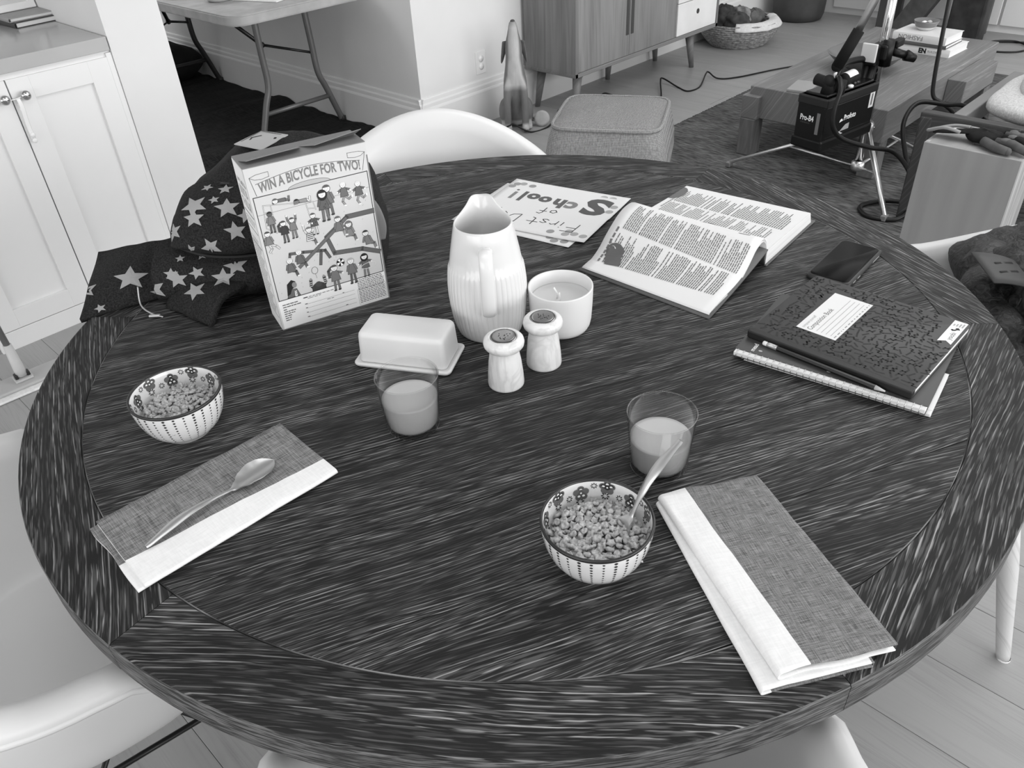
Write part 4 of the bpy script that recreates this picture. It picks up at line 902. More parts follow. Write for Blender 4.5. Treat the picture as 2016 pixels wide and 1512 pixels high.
# phone
t = thing('phone', 'black phone in a dark case lying face up beyond the patterned composition book', 'phone', (.5015, -.3285, T), R(3.6))
def rslab(b, w_, d_, r, z0, z1, e): loft(b, [ringz(w_-2*e, d_-2*e, r-e*.5, z0), ringz(w_, d_, r, z0+e), ringz(w_, d_, r, z1-e), ringz(w_-2*e, d_-2*e, r-e*.5, z1)])
b = MB(); rslab(b, .164, .0775, .012, .0, .0105, .003); b.build('case', plain(46, .45, .4), t)
b = MB(); rslab(b, .153, .0675, .009, .0098, .0112, .0004); b.build('screen', plain(26, .25, .04, var=.01), t)
b = MB(); b.box((.045, -.0386, .0055), (.030, .0014, .003), .0005, seg=1); b.box((-.035, -.0386, .0055), (.012, .0014, .003), .0005, seg=1); b.box((-.055, -.0386, .0055), (.012, .0014, .003), .0005, seg=1); b.build('side_button', plain(190, .3, .5, .8), t)
# notebooks
DKC = plain(64, .42, .4, var=.04)
def pad(name, label, loc, rz, w_, h_, zt, cov, rings, ring_r, group=None):
    t = thing(name, label, 'notebook', loc, rz, group)
    b = MB(); b.box((w_/2, h_/2, zt/2), (w_, h_, zt-.002), .0006, seg=1); b.build('pages', page_edge(230), t)
    b = MB(); b.box((w_/2+.006, h_/2, zt-.0005), (w_-.006, h_+.002, .0009)); b.build('front_cover', cov, t); b = MB(); b.box((w_/2, h_/2, .0005), (w_, h_+.002, .0009)); b.build('back_cover', cov, t)
    me = None
    for i in range(rings):
        y = .006+(h_-.012)*i/(rings-1)
        if me is None:
            bb = MB(); bb.tube([(.004+ring_r*cos(a), .0012*sin(a*.5), zt/2+ring_r*1.0*sin(a)) for a in [2*pi*k/18 for k in range(19)]], .0006, 6, caps=False); o = bb.build('ring', plain(196, .25, .5, .8), t); me = o.data
        else: o = link('ring', me, t)
        o.location = (0, y, 0)
    return t
pad('notebook', 'white paged notebook at the very bottom of the notebook pile, its edge showing', (.171, -.6055, T+.0005), R(8.5), .105, .262, .0055, PAPER, 2, .004, None)
t = pad('spiral_notebook', 'dark covered spiral notebook under the composition book, wire rings along one side', (.163, -.600, T+.0062), R(8), .198, .272, .0085, DKC, 29, .0062, None)
c = Canvas(lambda u, v, h: (u, v, .0085+h), base=2e-4)
c.text('mead', .014, .246, .010, 226, 1, bold=.02); c.ell(.020, .238, .0022, .0030, 170, 1); c.ell(.020, .136, .0022, .0030, 170, 1); c.ell(.020, .03, .0022, .0030, 170, 1); c.build('print', t)
t = thing('composition_book', 'dark composition book patterned with zigzags on top of the notebook pile', 'notebook', (.172, -.576, T+.0155), R(.2))
cw, ch, cz = .222, .250, .0115
CC = plain(72, .62, .4, var=.03)
b = MB(); b.box((cw/2-.002, ch/2, cz/2), (cw-.006, ch-.002, cz-.0022), .0008, seg=1); b.build('pages', page_edge(228), t)
b = MB(); loft(b, [[(x+cw/2, y+ch/2, z) for x, y in rounded(cw, ch, .008)] for z in (cz-.0012, cz)]); b.build('front_cover', CC, t); b = MB(); loft(b, [[(x+cw/2, y+ch/2, z) for x, y in rounded(cw, ch, .008)] for z in (0, .0012)]); b.build('back_cover', CC, t)
b = MB(); b.box((.0058, ch/2, cz/2), (.0135, ch+.0004, cz+.0008), .0022, seg=3); b.build('spine_tape', plain(26, .5, .4), t)
c = Canvas(lambda u, v, h: (u, v, cz+h), base=1.5e-4)
rz_ = random.Random(21); ok = []
for iy in range(22):
    for ix in range(18):
        x = .019+.0115*ix+rz_.uniform(-.0022, .0022); y = .006+.0114*iy+rz_.uniform(-.0022, .0022); a = rz_.uniform(0, 6.28)
        if .054 < x < .191 and .134 < y < .204: continue
        if x > .145 and y < .030: continue
        if x > cw-.006 or y > ch-.005: continue
        q = .0040; cs, sn = cos(a), sin(a); kz = rz_.random()
        P = [(-1.3*q, 0), (1.3*q, 0)] if kz < .45 else ([(-1.6*q, -.5*q), (-.4*q, .5*q), (.4*q, -.5*q), (1.6*q, .5*q)] if kz < .8 else [(-1.2*q, .6*q), (0, .6*q), (0, -.6*q), (1.3*q, -.6*q)])
        c.line([(x+p*cs-r_*sn, y+p*sn+r_*cs) for p, r_ in P], .0025, 36, 1)
c.rect(.055, .136, .186, .199, 224, 3); c.text('compose yourself', .060, .1885, .0070, 140, 5, fit=.042); c.text('Composition Book', .060, .1765, .0118, 70, 5, fit=.076)
for y in (.1690, .1615, .1540, .1465): c.rect(.062, y, .178, y+.0006, 130, 5)
rg = random.Random(2); c.greek(.060, .182, .1395, .0018, 150, 5, rg, (.002, .008), .004)
c.poly([(.148, .004), (.220, .004), (.220, .0235), (.148, .0235), (.155, .0135)], 232, 3); c.text('yoobi', .160, .0085, .0105, 70, 5, sx=1.0)
c.poly([(.187, .0160), (.190, .0195), (.1925, .0175), (.1915, .0150), (.195, .0130), (.197, .0150), (.200, .0110), (.1945, .0070), (.1935, .0105), (.189, .0130)], 20, 5)
for i, y in enumerate((.0185, .0145, .0105, .0065)): c.rect(.203, y, .209+.0022*i, y+.0022, 165, 5)
c.build('print', t)
# pencil
t = thing('pencil', 'black pencil with white eraser lying along the spine of the composition book', 'pencil', (.1665, -.356, T+.0190), R(-91))
HX = [(.0036*cos(pi*k/3), .0036*sin(pi*k/3)) for k in range(6)]
b = MB(); b.add([(x, p, q) for x in (.022, .174) for p, q in HX], [(k, (k+1) % 6, 6+(k+1) % 6, 6+k) for k in range(6)]+[tuple(reversed(range(6))), tuple(range(6, 12))], smooth=False); b.build('shaft', plain(28, .35), t)
b = MB(); b.tube([(.007, 0, 0), (.009, 0, 0), (.023, 0, 0)], [.0035, .0039, .0039], 16); b.build('ferrule', plain(185, .3, .5, .7), t)
b = MB(); b.tube([(0, 0, 0), (.001, 0, 0), (.0075, 0, 0)], [.0026, .0035, .0035], 16); b.build('eraser', plain(225, .7), t)
b = MB(); b.tube([(.174, 0, 0), (.1885, 0, 0)], [.0036, .0010], 14); b.build('sharpened_tip', plain(190, .7), t)
b = MB(); b.tube([(.1883, 0, 0), (.192, 0, 0)], [.0010, .0002], 10); b.build('lead', plain(40, .4), t)
# ================================================================ chairs around the table
SHELL = plain(218, .38, .4, var=.01); DOWEL = wood('pale_beech', g(190), g(172), pore=(6, 120), rough=.45, broad=.05)
ROD = plain(22, .35, .5, .2)
def shell_pt(a, q):
    """a: bearing round the bucket, 0 = back (-y side is the front); q: 0 seat centre .. 1 rim"""
    ca, sa = cos(a), sin(a); n = 2.6
    rx, ry = .312, (.285 if ca > 0 else .265)
    R_ = (abs(sa/rx)**n+abs(ca/ry)**n)**(-1/n)
    fr = max(0.0, -ca); bk = max(0.0, ca)
    hb = .235*(1-min(1, abs(a)/1.95)**3)**2 if abs(a) < 1.95 else 0
    side = math.exp(-((abs(a)-1.45)/.62)**2)
    h = .43+.215*max(0, min(1, (2.45-abs(a))/.75))**.8*(1 if abs(a) < 2.45 else 0)+.185*(cos(min(pi, abs(a)*1.75))*.5+.5)**1.1
    h -= .022*max(0, (abs(a)-2.5)/.64)
    qc = min(1.0, q/.86); fl = max(0.0, (q-.86)/.14)
    gq = (qc/.55*.64 if qc < .55 else .64+.22*sin((qc-.55)/.45*pi/2))+.14*fl
    k = 0 if qc < .55 else 1-cos((qc-.55)/.45*pi/2)
    lean = 1+.10*k*bk
    z = .43-.020*(1-min(1, q/.6)**2)+(h-.43)*k*1.0
    z += .010*sin(pi*min(1, fl))-.004*fl*fl
    return V((R_*gq*sa*lean, R_*gq*ca*lean+.02, z))
chair_proto = None
def shell_chair(label, pos, deg, lift=0.0):
    """pos: ground point under the seat; deg: bearing of the chair's back seen from the table centre"""
    global chair_proto
    rz = R(deg)-pi/2
    if chair_proto:
        r = copy_tree(chair_proto); r.location = (pos[0], pos[1], 0); r.rotation_euler = (0, 0, rz); r['label'] = label; return r
    t = thing('shell_armchair', label, 'chair', (pos[0], pos[1], 0), rz, 'white shell armchairs round the dining table')
    b = MB(); b.grid(lambda u, v: shell_pt((u*2-1)*pi, v), 96, 26, wrapu=True)
    o = b.build('shell', SHELL, t); mod(o, 'SOLIDIFY', thickness=.006, offset=1)
    me = o.data; bm = bmesh.new(); bm.from_mesh(me); bmesh.ops.remove_doubles(bm, verts=bm.verts, dist=.0004); bmesh.ops.recalc_face_normals(bm, faces=bm.faces); bm.to_mesh(me); bm.free()
    b = MB(); rim = [shell_pt((i/96*2-1)*pi, 1.0) for i in range(96)]; b.tube(rim+[rim[0]], .0062, 8, caps=False); b.build('rim', SHELL, t)
    feet = {}
    for sx in (-1, 1):
        for sy in (-1, 1):
            top = V((sx*.165, .01+sy*.135, .385)); ft = V((sx*.225, .01+sy*.215, 0)); feet[(sx, sy)] = (top, ft)
            b = MB(); b.tube([ft, ft.lerp(top, .05), ft.lerp(top, .6), top], [.0125, .0135, .019, .017], 16); leg = b.build('leg', DOWEL, t)
            MB().lathe([(0, 0), (.0130, 0), (.0135, .004), (.0130, .006)], 14, M=RT(tuple(ft))).build('glide', plain(235, .5), leg)
    b = MB(); pt = lambda k, f: feet[k][1].lerp(feet[k][0], f)
    for (k1, f1, k2, f2) in (((-1, -1), .50, (1, 1), .92), ((1, 1), .50, (-1, -1), .92), ((1, -1), .50, (-1, 1), .92), ((-1, 1), .50, (1, -1), .92), ((-1, -1), .9, (1, -1), .9), ((-1, 1), .9, (1, 1), .9), ((-1, -1), .9, (-1, 1), .9), ((1, -1), .9, (1, 1), .9)):
        b.tube([pt(k1, f1), pt(k2, f2)], .0048, 8)
    b.build('brace', ROD, t); chair_proto = t; return t
pol = lambda r, d: (r*cos(R(d)), r*sin(R(d)))
shell_chair('white shell armchair at the left of the table, turned to the bowl without a spoon', (-.725, .235), 171)
shell_chair('white shell armchair tucked under the near edge of the table, closest to the viewer', pol(.70, -134), -134)
shell_chair('white shell armchair beyond the table, behind the cereal box, its rounded back showing', pol(.60, 58), 58)
shell_chair('white shell armchair at the right of the table with a dark jacket over it', (.612, -.488), -57)
# jacket over the right chair
n = Nodes('black_sequin_cloth', .55, .5); f = n.noise(n.coord((70, 70, 70)), 1, 3, .6, 1.5); n.base(n.ramp(f, [(.35, g(8)), (.5, g(34)), (.62, g(54))])); n.bump(f, .8, .004); JK = n.m
t = thing('jacket', 'black textured jacket thrown over the chair right of the table', 'jacket', (.80, -.60, .575), R(-50))
def jk(u, v):
    a = 2*pi*u; q = pi*(v-.5); d = 1+.22*noise.noise(V((cos(a)*1.6+3, sin(a)*1.6, q*1.4)))+.07*noise.noise(V((cos(a)*5, sin(a)*5, q*5)))
    x = .15*cos(q)**.8*cos(a)*d; y = .20*cos(q)**.8*sin(a)*d; z = .06+.125*sin(q)*d
    return V((x, y, z))
b = MB(); b.grid(jk, 72, 36, wrapu=True); b.build('body', JK, t)
b = MB(); b.tube([V(p)+V((0, 0, .02*noise.noise(V(p)*9))) for p in spline([(-.06, .10, .13), (-.11, .03, .12), (-.13, -.06, .09), (-.12, -.14, .05), (-.09, -.20, .0)], 6)], [.03, .034, .04, .043, .045, .046]*4+[.045], 16); b.build('sleeve', JK, t)
b = MB(); b.grid(lambda u, v: (-.155+.10*u-.01*v, -.095+.085*v, .172-.028*u*u+.015*v), 8, 6); o = b.build('tab', plain(62, .6), t); mod(o, 'SOLIDIFY', thickness=.003)
c = Canvas(lambda u, v, h: (-.155+.10*u-.01*v, -.095+.085*v, .172-.028*u*u+.015*v+h), base=.001); c.line([(.25, .35), (.62, .5)], .05, 10, 1); c.line([(.28, .65), (.65, .8)], .05, 10, 1); c.build('slot', t)
# ================================================================ sideboard and the things by the back wall
WAL = wood('walnut_veneer', g(132), g(104), amp=.08, hill=(.5, 4), pore=(3, 90), rough=.42, broad=.12, cut=(.4, .8), band=(20, .2))
WALS = wood('walnut_side', g(118), g(92), amp=.08, hill=(.5, 5), pore=(3, 70), rough=.45, broad=.14, cut=(.4, .8), band=(20, .2))
t = thing('sideboard', 'mid century wooden sideboard with two doors and white drawers on tapered legs', 'sideboard', (3.315, 2.255, 0))
x0, x1, yf, yb, z0, z1 = -.70, .70, -.185, .185, .215, .80
VERT = RT(ry=R(90))
def vbox(name, c_, d_, mat, par, bev=.0015):
    b = MB(); b.box((-c_[2], c_[1], c_[0]), (d_[2], d_[1], d_[0]), bev, seg=1); o = b.build(name, mat, par); o.rotation_euler = (0, R(90), 0); return o
vbox('side_panel', (x0+.011, 0, (z0+z1)/2), (.022, .37, z1-z0), WALS, t); vbox('side_panel', (x1-.011, 0, (z0+z1)/2), (.022, .37, z1-z0), WALS, t)
MB().box((0, 0, z0+.011), (1.40, .37, .022), .0015, seg=1).build('bottom_panel', WAL, t); MB().box((0, 0, z1-.011), (1.40, .37, .022), .0015, seg=1).build('top_panel', WAL, t)
MB().box((0, yb-.006, (z0+z1)/2), (1.36, .010, z1-z0-.04)).build('back_panel', WALS, t); MB().box((.237, -.005, .508), (.018, .34, .54)).build('divider', WALS, t)
for i, (a, c_) in enumerate(((-.676, -.227), (-.223, .226))):
    dr = vbox('door', ((a+c_)/2, yf+.012, (z0+z1)/2), (c_-a, .020, z1-z0-.048), WAL, t)
    xh = c_-.020 if i == 0 else a+.020
    b = MB(); b.box((-.53, yf+.0015, xh), (.36, .004, .026), .001, seg=1); h_ = b.build('handle', plain(62, .5), dr)
WD = plain(226, .4)
for za, zb in ((.239, .418), (.422, .600), (.604, .776)):
    d = MB().box((.463, yf+.012, (za+zb)/2), (.425, .020, zb-za), .002, seg=1).build('drawer', WD, t)
    b = MB(); b.lathe([(0, .0), (.013, 0), (.0145, .001), (.0145, .003), (.011, .0025), (.0, .002)], 24, M=RT((.463, yf+.003, (za+zb)/2+.02), rx=R(90))); b.build('finger_hole', [plain(60, .6)], d)
for lx, ly, sx, sy in ((-.62, -.13, -1, -1), (-.62, .13, -1, 1), (.47, -.13, 1, -1), (.47, .13, 1, 1), (.0, .13, 0, 1)):
    b = MB(); b.lathe([(0, .214), (.032, .214), (.033, .206), (.030, .200), (.0265, .196)], 18, M=RT((lx, ly, 0))); b.tube([(lx+sx*.035, ly+sy*.012, 0), (lx, ly, .205)], [.0145, .027], 16); b.build('leg', WALS, t)
# dog statue
n = Nodes('carved_wood', .6, .3); gx = n.n('ShaderNodeTexCoord'); sp = n.n('ShaderNodeSeparateXYZ'); n.l(gx.outputs['Object'], sp.inputs[0])
m1 = n.math('SMOOTH_MIN', 1.0, 1.0)
fy = n.ramp(n.math('ADD', n.math('MULTIPLY', sp.outputs['Y'], -14), n.math('MULTIPLY', n.math('ABSOLUTE', sp.outputs['X']), -5)), [(.24, 0), (.42, 1)])
hz_ = n.math('MULTIPLY', n.ramp(n.math('MULTIPLY', sp.outputs['Z'], 2.0), [(.42, 0), (.48, 1)]), n.ramp(n.math('MULTIPLY', sp.outputs['Z'], 1.0), [(.52, 1), (.56, 0)]))
paw = n.ramp(sp.outputs['Z'], [(.035, 1), (.048, 0)])
lt = n.math('MAXIMUM', n.math('MULTIPLY', fy, hz_), n.math('MULTIPLY', paw, .95))
nz = n.noise(n.coord((30, 30, 8)), 1.0, 3)
n.base(n.math('MULTIPLY', n.mix(lt, g(112), g(178)), n.ramp(nz, [(.3, .82), (.7, 1.15)]))); DOG = n.m
t = thing('dog_statue', 'carved wooden seated dog statue with raised muzzle beside the sideboard', 'statue', (2.325, 2.245, 0), R(-45))
b = MB()
def ringe(c_, rx, ry, n=24): return [(c_[0]+rx*cos(2*pi*i/n), c_[1]+ry*sin(2*pi*i/n), c_[2]) for i in range(n)]
spine = [(.0, .055, .012, .055, .060), (.0, .058, .05, .066, .078), (0, .050, .10, .068, .080), (0, .035, .15, .066, .074), (0, .018, .20, .064, .064), (0, .004, .25, .061, .056), (0, -.004, .29, .055, .048), (0, -.006, .33, .048, .043), (0, -.002, .37, .044, .042), (0, .002, .40, .045, .046), (0, .000, .43, .043, .045), (0, -.008, .46, .037, .038), (0, -.016, .49, .029, .031), (0, -.022, .52, .023, .025), (0, -.025, .54, .019, .020), (0, -.026, .552, .010, .011)]
loft(b, [ringe((a, c_, z), rx, ry) for a, c_, z, rx, ry in spine])
for s in (-1, 1):
    b.tube(spline([(s*.030, -.018, .27), (s*.044, -.044, .19), (s*.046, -.058, .09), (s*.046, -.060, .025)], 6), [.026-.007*min(1, i/9) for i in range(19)], 14); b.sphere((s*.046, -.072, .017), (.021, .031, .018), 16, 8)
    b.sphere((s*.060, .045, .075), (.034, .070, .070), 18, 12); b.tube([(s*.062, .02, .03), (s*.066, -.03, .02)], .020, 10); b.sphere((s*.066, -.040, .016), (.019, .028, .016), 14, 8)
b.tube(spline([(.03, .11, .03), (.075, .115, .022), (.11, .085, .018)], 6), .014, 10)
o = b.build('body', DOG, t); mod(o, 'REMESH', mode='VOXEL', voxel_size=.0045, use_smooth_shade=True); mod(o, 'SMOOTH', iterations=10, factor=.5)
EAR = plain(96, .6, .3, var=.2, scale=30)
for s in (-1, 1):
    b = MB(); b.grid(lambda u, v: (s*(.040+.026*v+.034*(u-.5)*(1-v)**.6), .008+.018*v-.016*u, .450-.115*v), 8, 10); o = b.build('ear', EAR, t); mod(o, 'SOLIDIFY', thickness=.007, offset=0); mod(o, 'SUBSURF', levels=1, render_levels=1)
MB().sphere((0, -.030, .550), (.012, .010, .007), 14, 8).build('nose', plain(60, .4), t)
for s in (-1, 1):
    for k in (-1, 0, 1):
        MB().box((s*.046+k*.010, -.101+abs(k)*.004, .010), (.0016, .008, .016), .0006, seg=1).build('toe_groove', plain(40, .7), t)
tag(MB().lathe([(0, 0), (.030, .0), (.040, .008), (.042, .016), (.030, .020), (0, .021)], 28, M=RT((0, 0, .042), rx=R(78), ry=R(0))).build('round_stone', plain(172, .6, var=.12, scale=20), None, (2.425, 2.150, .0), (0, 0, R(-50))), 'pale flat round stone leaning on its edge beside the dog statue', 'stone')
# pouf
n = Nodes('knit_wool', .95, .15); f1 = n.noise(n.coord((160, 160, 60)), 1.0, 2); wv = n.n('ShaderNodeTexWave', wave_type='BANDS', bands_direction='Z'); n.l(n.coord((1, 1, 1)), wv.inputs['Vector']); wv.inputs['Scale'].default_value = 50; wv.inputs['Distortion'].default_value = 1.2; wv.inputs['Detail'].default_value = 1
wr = n.n('ShaderNodeTexWave', wave_type='BANDS', bands_direction='X'); n.l(n.coord((1, 1, 1)), wr.inputs['Vector']); wr.inputs['Scale'].default_value = 64; wr.inputs['Distortion'].default_value = 1.0
hh = n.math('ADD', n.math('MULTIPLY', f1, .6), n.math('MULTIPLY', n.math('ADD', wv.outputs['Fac'], wr.outputs['Fac']), .25))
n.base(n.ramp(hh, [(.30, g(108)), (.75, g(164))])); n.bump(hh, .7, .006); KNIT = n.m
KNIT2 = KNIT.copy(); [x for x in KNIT2.node_tree.nodes if x.type == 'TEX_WAVE' and x.bands_direction == 'Z'][0].bands_direction = 'Y'
t = thing('pouf', 'square grey knitted floor pouf in front of the sideboard', 'pouf', (1.985, 1.335, .006), R(-61))
def pf(a, z):
    k = 7.0; w_ = .228+.035*sin(pi*min(1, max(0, z/.33)))**.8
    ca, sa = cos(a), sin(a); r = w_/((abs(ca)**k+abs(sa)**k)**(1/k)); return (r*ca, r*sa, z)
b = MB(); rings = []
for i, z in enumerate((0, .01, .04, .09, .15, .21, .27, .31, .325)): rings.append([pf(2*pi*j/80, z) for j in range(80)])
loft(b, [[(x*.96, y*.96, 0) for x, y, z in rings[0]]]+rings[1:]); b.build('body', KNIT, t)
b = MB(); b.grid(lambda u, v: (lambda p: (p[0]*v, p[1]*v, .328+.026*(1-v**4)+.006*noise.noise(V((p[0]*v*9, p[1]*v*9, 1)))))(pf(2*pi*u, .325)), 80, 14, wrapu=True); b.build('top', KNIT2, t)
b = MB(); b.tube([V(pf(2*pi*j/80, .325))+V((0, 0, .004)) for j in range(81)], .0085, 8, caps=False); b.build('seam_cord', KNIT, t)
# rug
n = Nodes('woven_rug', .95, .1); f1 = n.noise(n.coord((110, 16, 10)), 1.0, 3, .6); f2 = n.noise(n.coord((7, 3, 1)), 1.0, 2); n.base(n.math('MULTIPLY', n.ramp(f1, [(.36, g(62)), (.62, g(112))]), n.ramp(f2, [(.3, .8), (.7, 1.15)]))); n.bump(f1, .9, .004)
b = MB(); b.box((3.22, -.30, .0065), (2.84, 3.70, .009), .003, seg=1); rug = tag(b.build('rug', n.m), 'dark grey woven rug under the coffee table', 'rug')
b = MB(); rr = random.Random(4)
for i in range(420):
    x = 1.81+2.82*i/419
    b.tube([(x, 1.55, .006), (x+rr.uniform(-.004, .004), 1.562+rr.uniform(0, .008), .003)], .0022, 4, caps=False)
fr_ = b.build('fringe', n.m, rug); fr_['kind'] = 'stuff'
# basket with cloths, planter
n = Nodes('seagrass', .85, .2); f1 = n.noise(n.coord((60, 60, 90)), 1.0, 2); n.base(n.ramp(f1, [(.3, g(104)), (.7, g(160))])); n.bump(f1, .6, .004); GRASS = n.m
t = thing('basket', 'round woven basket of folded cloths right of the sideboard', 'basket', (4.50, 2.19, 0))
b = MB()
for i in range(12):
    z = .010+.0128*i; r = .185+.075*sin(min(1, i/9)*pi/2); b.tube([(r*cos(2*pi*j/48), r*sin(2*pi*j/48), z+.0015*sin(j*2.2+i*pi)) for j in range(49)], .0082, 8, caps=False)
b.lathe([(0, .006), (.185, .006)], 40); b.build('weave', GRASS, t)
WOOL = plain(212, .9, .1, var=.08, scale=60)
b = MB(); b.grid(lambda u, v: (lambda a, r: (r*cos(a), r*sin(a), .150+.012*sin(pi*v)-.030*(v > .6)*(v-.6)*2+.006*noise.noise(V((a*4, v*3, 1)))))(R(205)+R(120)*u, .20+.075*v), 40, 10); o = b.build('liner', WOOL, t); mod(o, 'SOLIDIFY', thickness=.012)
def cloth(label, loc, rz, size, L, seed, par=None):
    a_, b_, h_ = size; m = MB()
    def f(u, v):
        a = 2*pi*u; q = pi*(v-.5); d = 1+.25*noise.noise(V((cos(a)*2+seed, sin(a)*2, q*2)))
        rid = .10*sin(9*a+seed)*cos(q)
        return (a_*cos(q)**.6*cos(a)*d, b_*cos(q)**.6*sin(a)*d, h_*(1+sin(q)*d*(1+rid)))
    m.grid(f, 48, 20, wrapu=True); o = m.build('cloth', plain(L, .9, .2, var=.3, scale=26), None, loc, (0, 0, rz)); return tag(o, label, 'cloth', 'cloths in the basket')
cloth('dark rolled cloth at the back of the woven basket', (4.43, 2.28, .09), .3, (.13, .07, .075), 58, 1); cloth('light grey cloth in the middle of the woven basket', (4.53, 2.20, .085), 1.1, (.10, .055, .070), 128, 5)
cloth('mid grey patterned cloth at the right of the woven basket', (4.60, 2.14, .085), .2, (.10, .07, .060), 92, 9); cloth('dark folded cloth at the left of the woven basket', (4.41, 2.16, .085), 2.0, (.09, .07, .065), 70, 13)
t = thing('planter', 'large round dark planter on the floor beyond the basket', 'planter', (5.36, 2.19, 0))
b = MB(); b.lathe([(0, .0), (.15, 0), (.172, .012), (.185, .05), (.19, .14), (.188, .34), (.184, .36), (.175, .355), (.172, .30), (0, .30)], 56); b.build('pot', plain(66, .6, .3, var=.25, scale=9), t)
MB().lathe([(0, .31), (.10, .312), (.172, .305)], 30).build('soil', plain(30, .95), t)
# ================================================================ coffee table and what stands on it
CTW = wood('limed_oak', g(112), g(146), amp=.16, hill=(1.0, 5), pore=(6, 130), rough=.5, broad=.10, cut=(.45, .74), band=(30, .15))
t = thing('coffee_table', 'low thick slab coffee table of limed wood on a rug', 'table', (3.36, .75, .011))
MB().box((0, 0, .2435), (1.34, .645, .142), .003, seg=1).build('slab', CTW, t)
for y_, xa, xb in ((.300, -.70, .70), (-.365, .0, .42)):
    MB().box(((xa+xb)/2, y_, .2245 if y_ > 0 else .235), (xb-xa, .085, .105), .003, seg=1).build('rail', CTW, t)
CTL = wood('limed_oak_dark', g(100), g(130), pore=(6, 110), rough=.55, broad=.12, cut=(.45, .74))
for x_, y_ in ((-.665, .300), (-.60, -.27), (.38, -.365), (.60, .30)): 
    o = MB().box((0, 0, 0), (.172, .075, .085), .002, seg=1).build('leg', CTL, t, (x_, y_, .0865), (0, R(90), 0))
TZ = .3255
closed_book('coffee_table_book', 'thick white book at the bottom of the pile on the coffee table', (.22, .30, .036), (3.715, .665, TZ), R(-3), plain(224, .4), 228, 'books on the coffee table', [('EN', .0, .030, 26, .05), ('BUILDINGS', .045, .014, 110, .0)], rot=None)
closed_book('coffee_table_book', 'thin grey book in the middle of the pile on the coffee table', (.20, .27, .017), (3.70, .675, TZ+.0365), R(-2), plain(88, .4), 228, 'books on the coffee table', None)
closed_book('coffee_table_book', 'thick white book on top of the pile, lettered FASHION on its spine', (.195, .265, .036), (3.695, .675, TZ+.054), R(-4), plain(214, .4), 226, 'books on the coffee table', [('FASHION', -.10, .030, 110, .0)])
t = thing('small_bowl', 'small two tone bowl of odds and ends on the pile of books', 'bowl', (3.71, .70, TZ+.0905))
b = MB(); b.lathe([(0, .002), (.030, .0), (.034, .002), (.048, .016)], 40); b.lathe([(.048, .016), (.056, .034), (.060, .044), (.0575, .044), (.05, .02), (0, .010)], 40, mi=1); b.build('body', [plain(206, .3), plain(112, .35)], t)
for q, (x, y, L) in enumerate(((.0, .01, 226), (-.022, -.012, 60), (.020, -.008, 180))): MB().sphere((x, y, .030), (.016, .013, .010), 12, 8).build('pebble', plain(L, .5), t)
tag(MB().lathe([(0, 0), (.06, 0), (.07, .006), (.13, .038), (.168, .075), (.172, .080), (.166, .080), (.125, .044), (.06, .014), (0, .012)], 56).build('wide_bowl', plain(96, .3, .5, var=.2), None, (3.20, .77, TZ)), 'wide shallow bowl on the coffee table behind the battery pack', 'bowl')
tag(MB().box((0, 0, .006), (.16, .10, .012), .002, seg=1).build('wood_block', plain(150, .5), None, (2.78, .86, TZ), (0, 0, R(10))), 'thin pale wooden block at the near end of the coffee table', 'block')
# ================================================================ light stand with battery pack
CHR = Nodes('chrome', .35, .5, 1.0).base(.85).m; BLK = plain(6, .45, .35, var=.1); BLKR = plain(20, .7, .3)
PX, PY = 2.645, .490; Z0 = .011
t = thing('light_stand', 'chrome folding light stand with black clamp in front of the coffee table', 'stand', (PX, PY, Z0))
b = MB(); b.tube([(0, 0, .075), (0, 0, 1.15)], .0175, 18); b.tube([(0, 0, .9), (0, 0, 1.9)], .0145, 18); b.build('column', Nodes('polished_chrome', .10, .5, 1.0).base(.75).m, t)
b = MB(); b.lathe([(0, .225), (.030, .225), (.032, .235), (.032, .262), (.028, .270), (.018, .272)], 20); b.build('collar', CHR, t); b = MB(); b.lathe([(0, .060), (.026, .060), (.028, .068), (.028, .092), (.022, .098), (.018, .10)], 20); b.build('collar', CHR, t)
for (fx, fy, zt) in ((-.165, .530, .245), (-.300, -.262, .245), (.47, -.10, .245)):
    d = V((fx, fy, 0)); dn = d.normalized(); b = MB()
    p0, p1 = V((dn.x*.03, dn.y*.03, zt)), V((fx, fy, .022))
    b.tube([p0, p1], .0125, 4, flat=.62, up=(0, 0, 1)); leg = b.build('leg', CHR, t)
    b = MB(); b.tube([V((dn.x*.028, dn.y*.028, .078)), p0.lerp(p1, .52)], .0095, 4, flat=.5, up=(0, 0, 1)); b.build('strut', CHR, leg)
    b = MB(); b.box((fx, fy, .014), (.034, .022, .022), .003, M=None); b.sphere((fx, fy, .012), (.013, .013, .0115), 12, 8); b.build('foot', plain(120, .5), leg)
b = MB(); b.box((0, 0, .555), (.075, .065, .060), .008); b.box((-.050, .015, .545), (.040, .05, .075), .006); b.tube([(.03, -.03, .55), (.06, -.075, .535)], .016, 12); b.tube([(0, -.02, .60), (0, -.02, .50)], .024, 14)
b.tube([(.06, -.075, .535), (.085, -.105, .52)], [.022, .015], 10); b.box((.07, -.03, .575), (.07, .03, .03), .006); b.build('clamp', BLK, t)
b = MB(); b.tube([(-.02, .022, .50), (-.025, .030, .33), (-.03, .035, .30)], .020, 12); b.build('clamp_arm', BLK, t)
b = MB(); b.box((-.075, .02, .56), (.012, .06, .07), .003); b.build('clamp_plate', plain(205, .4), t)
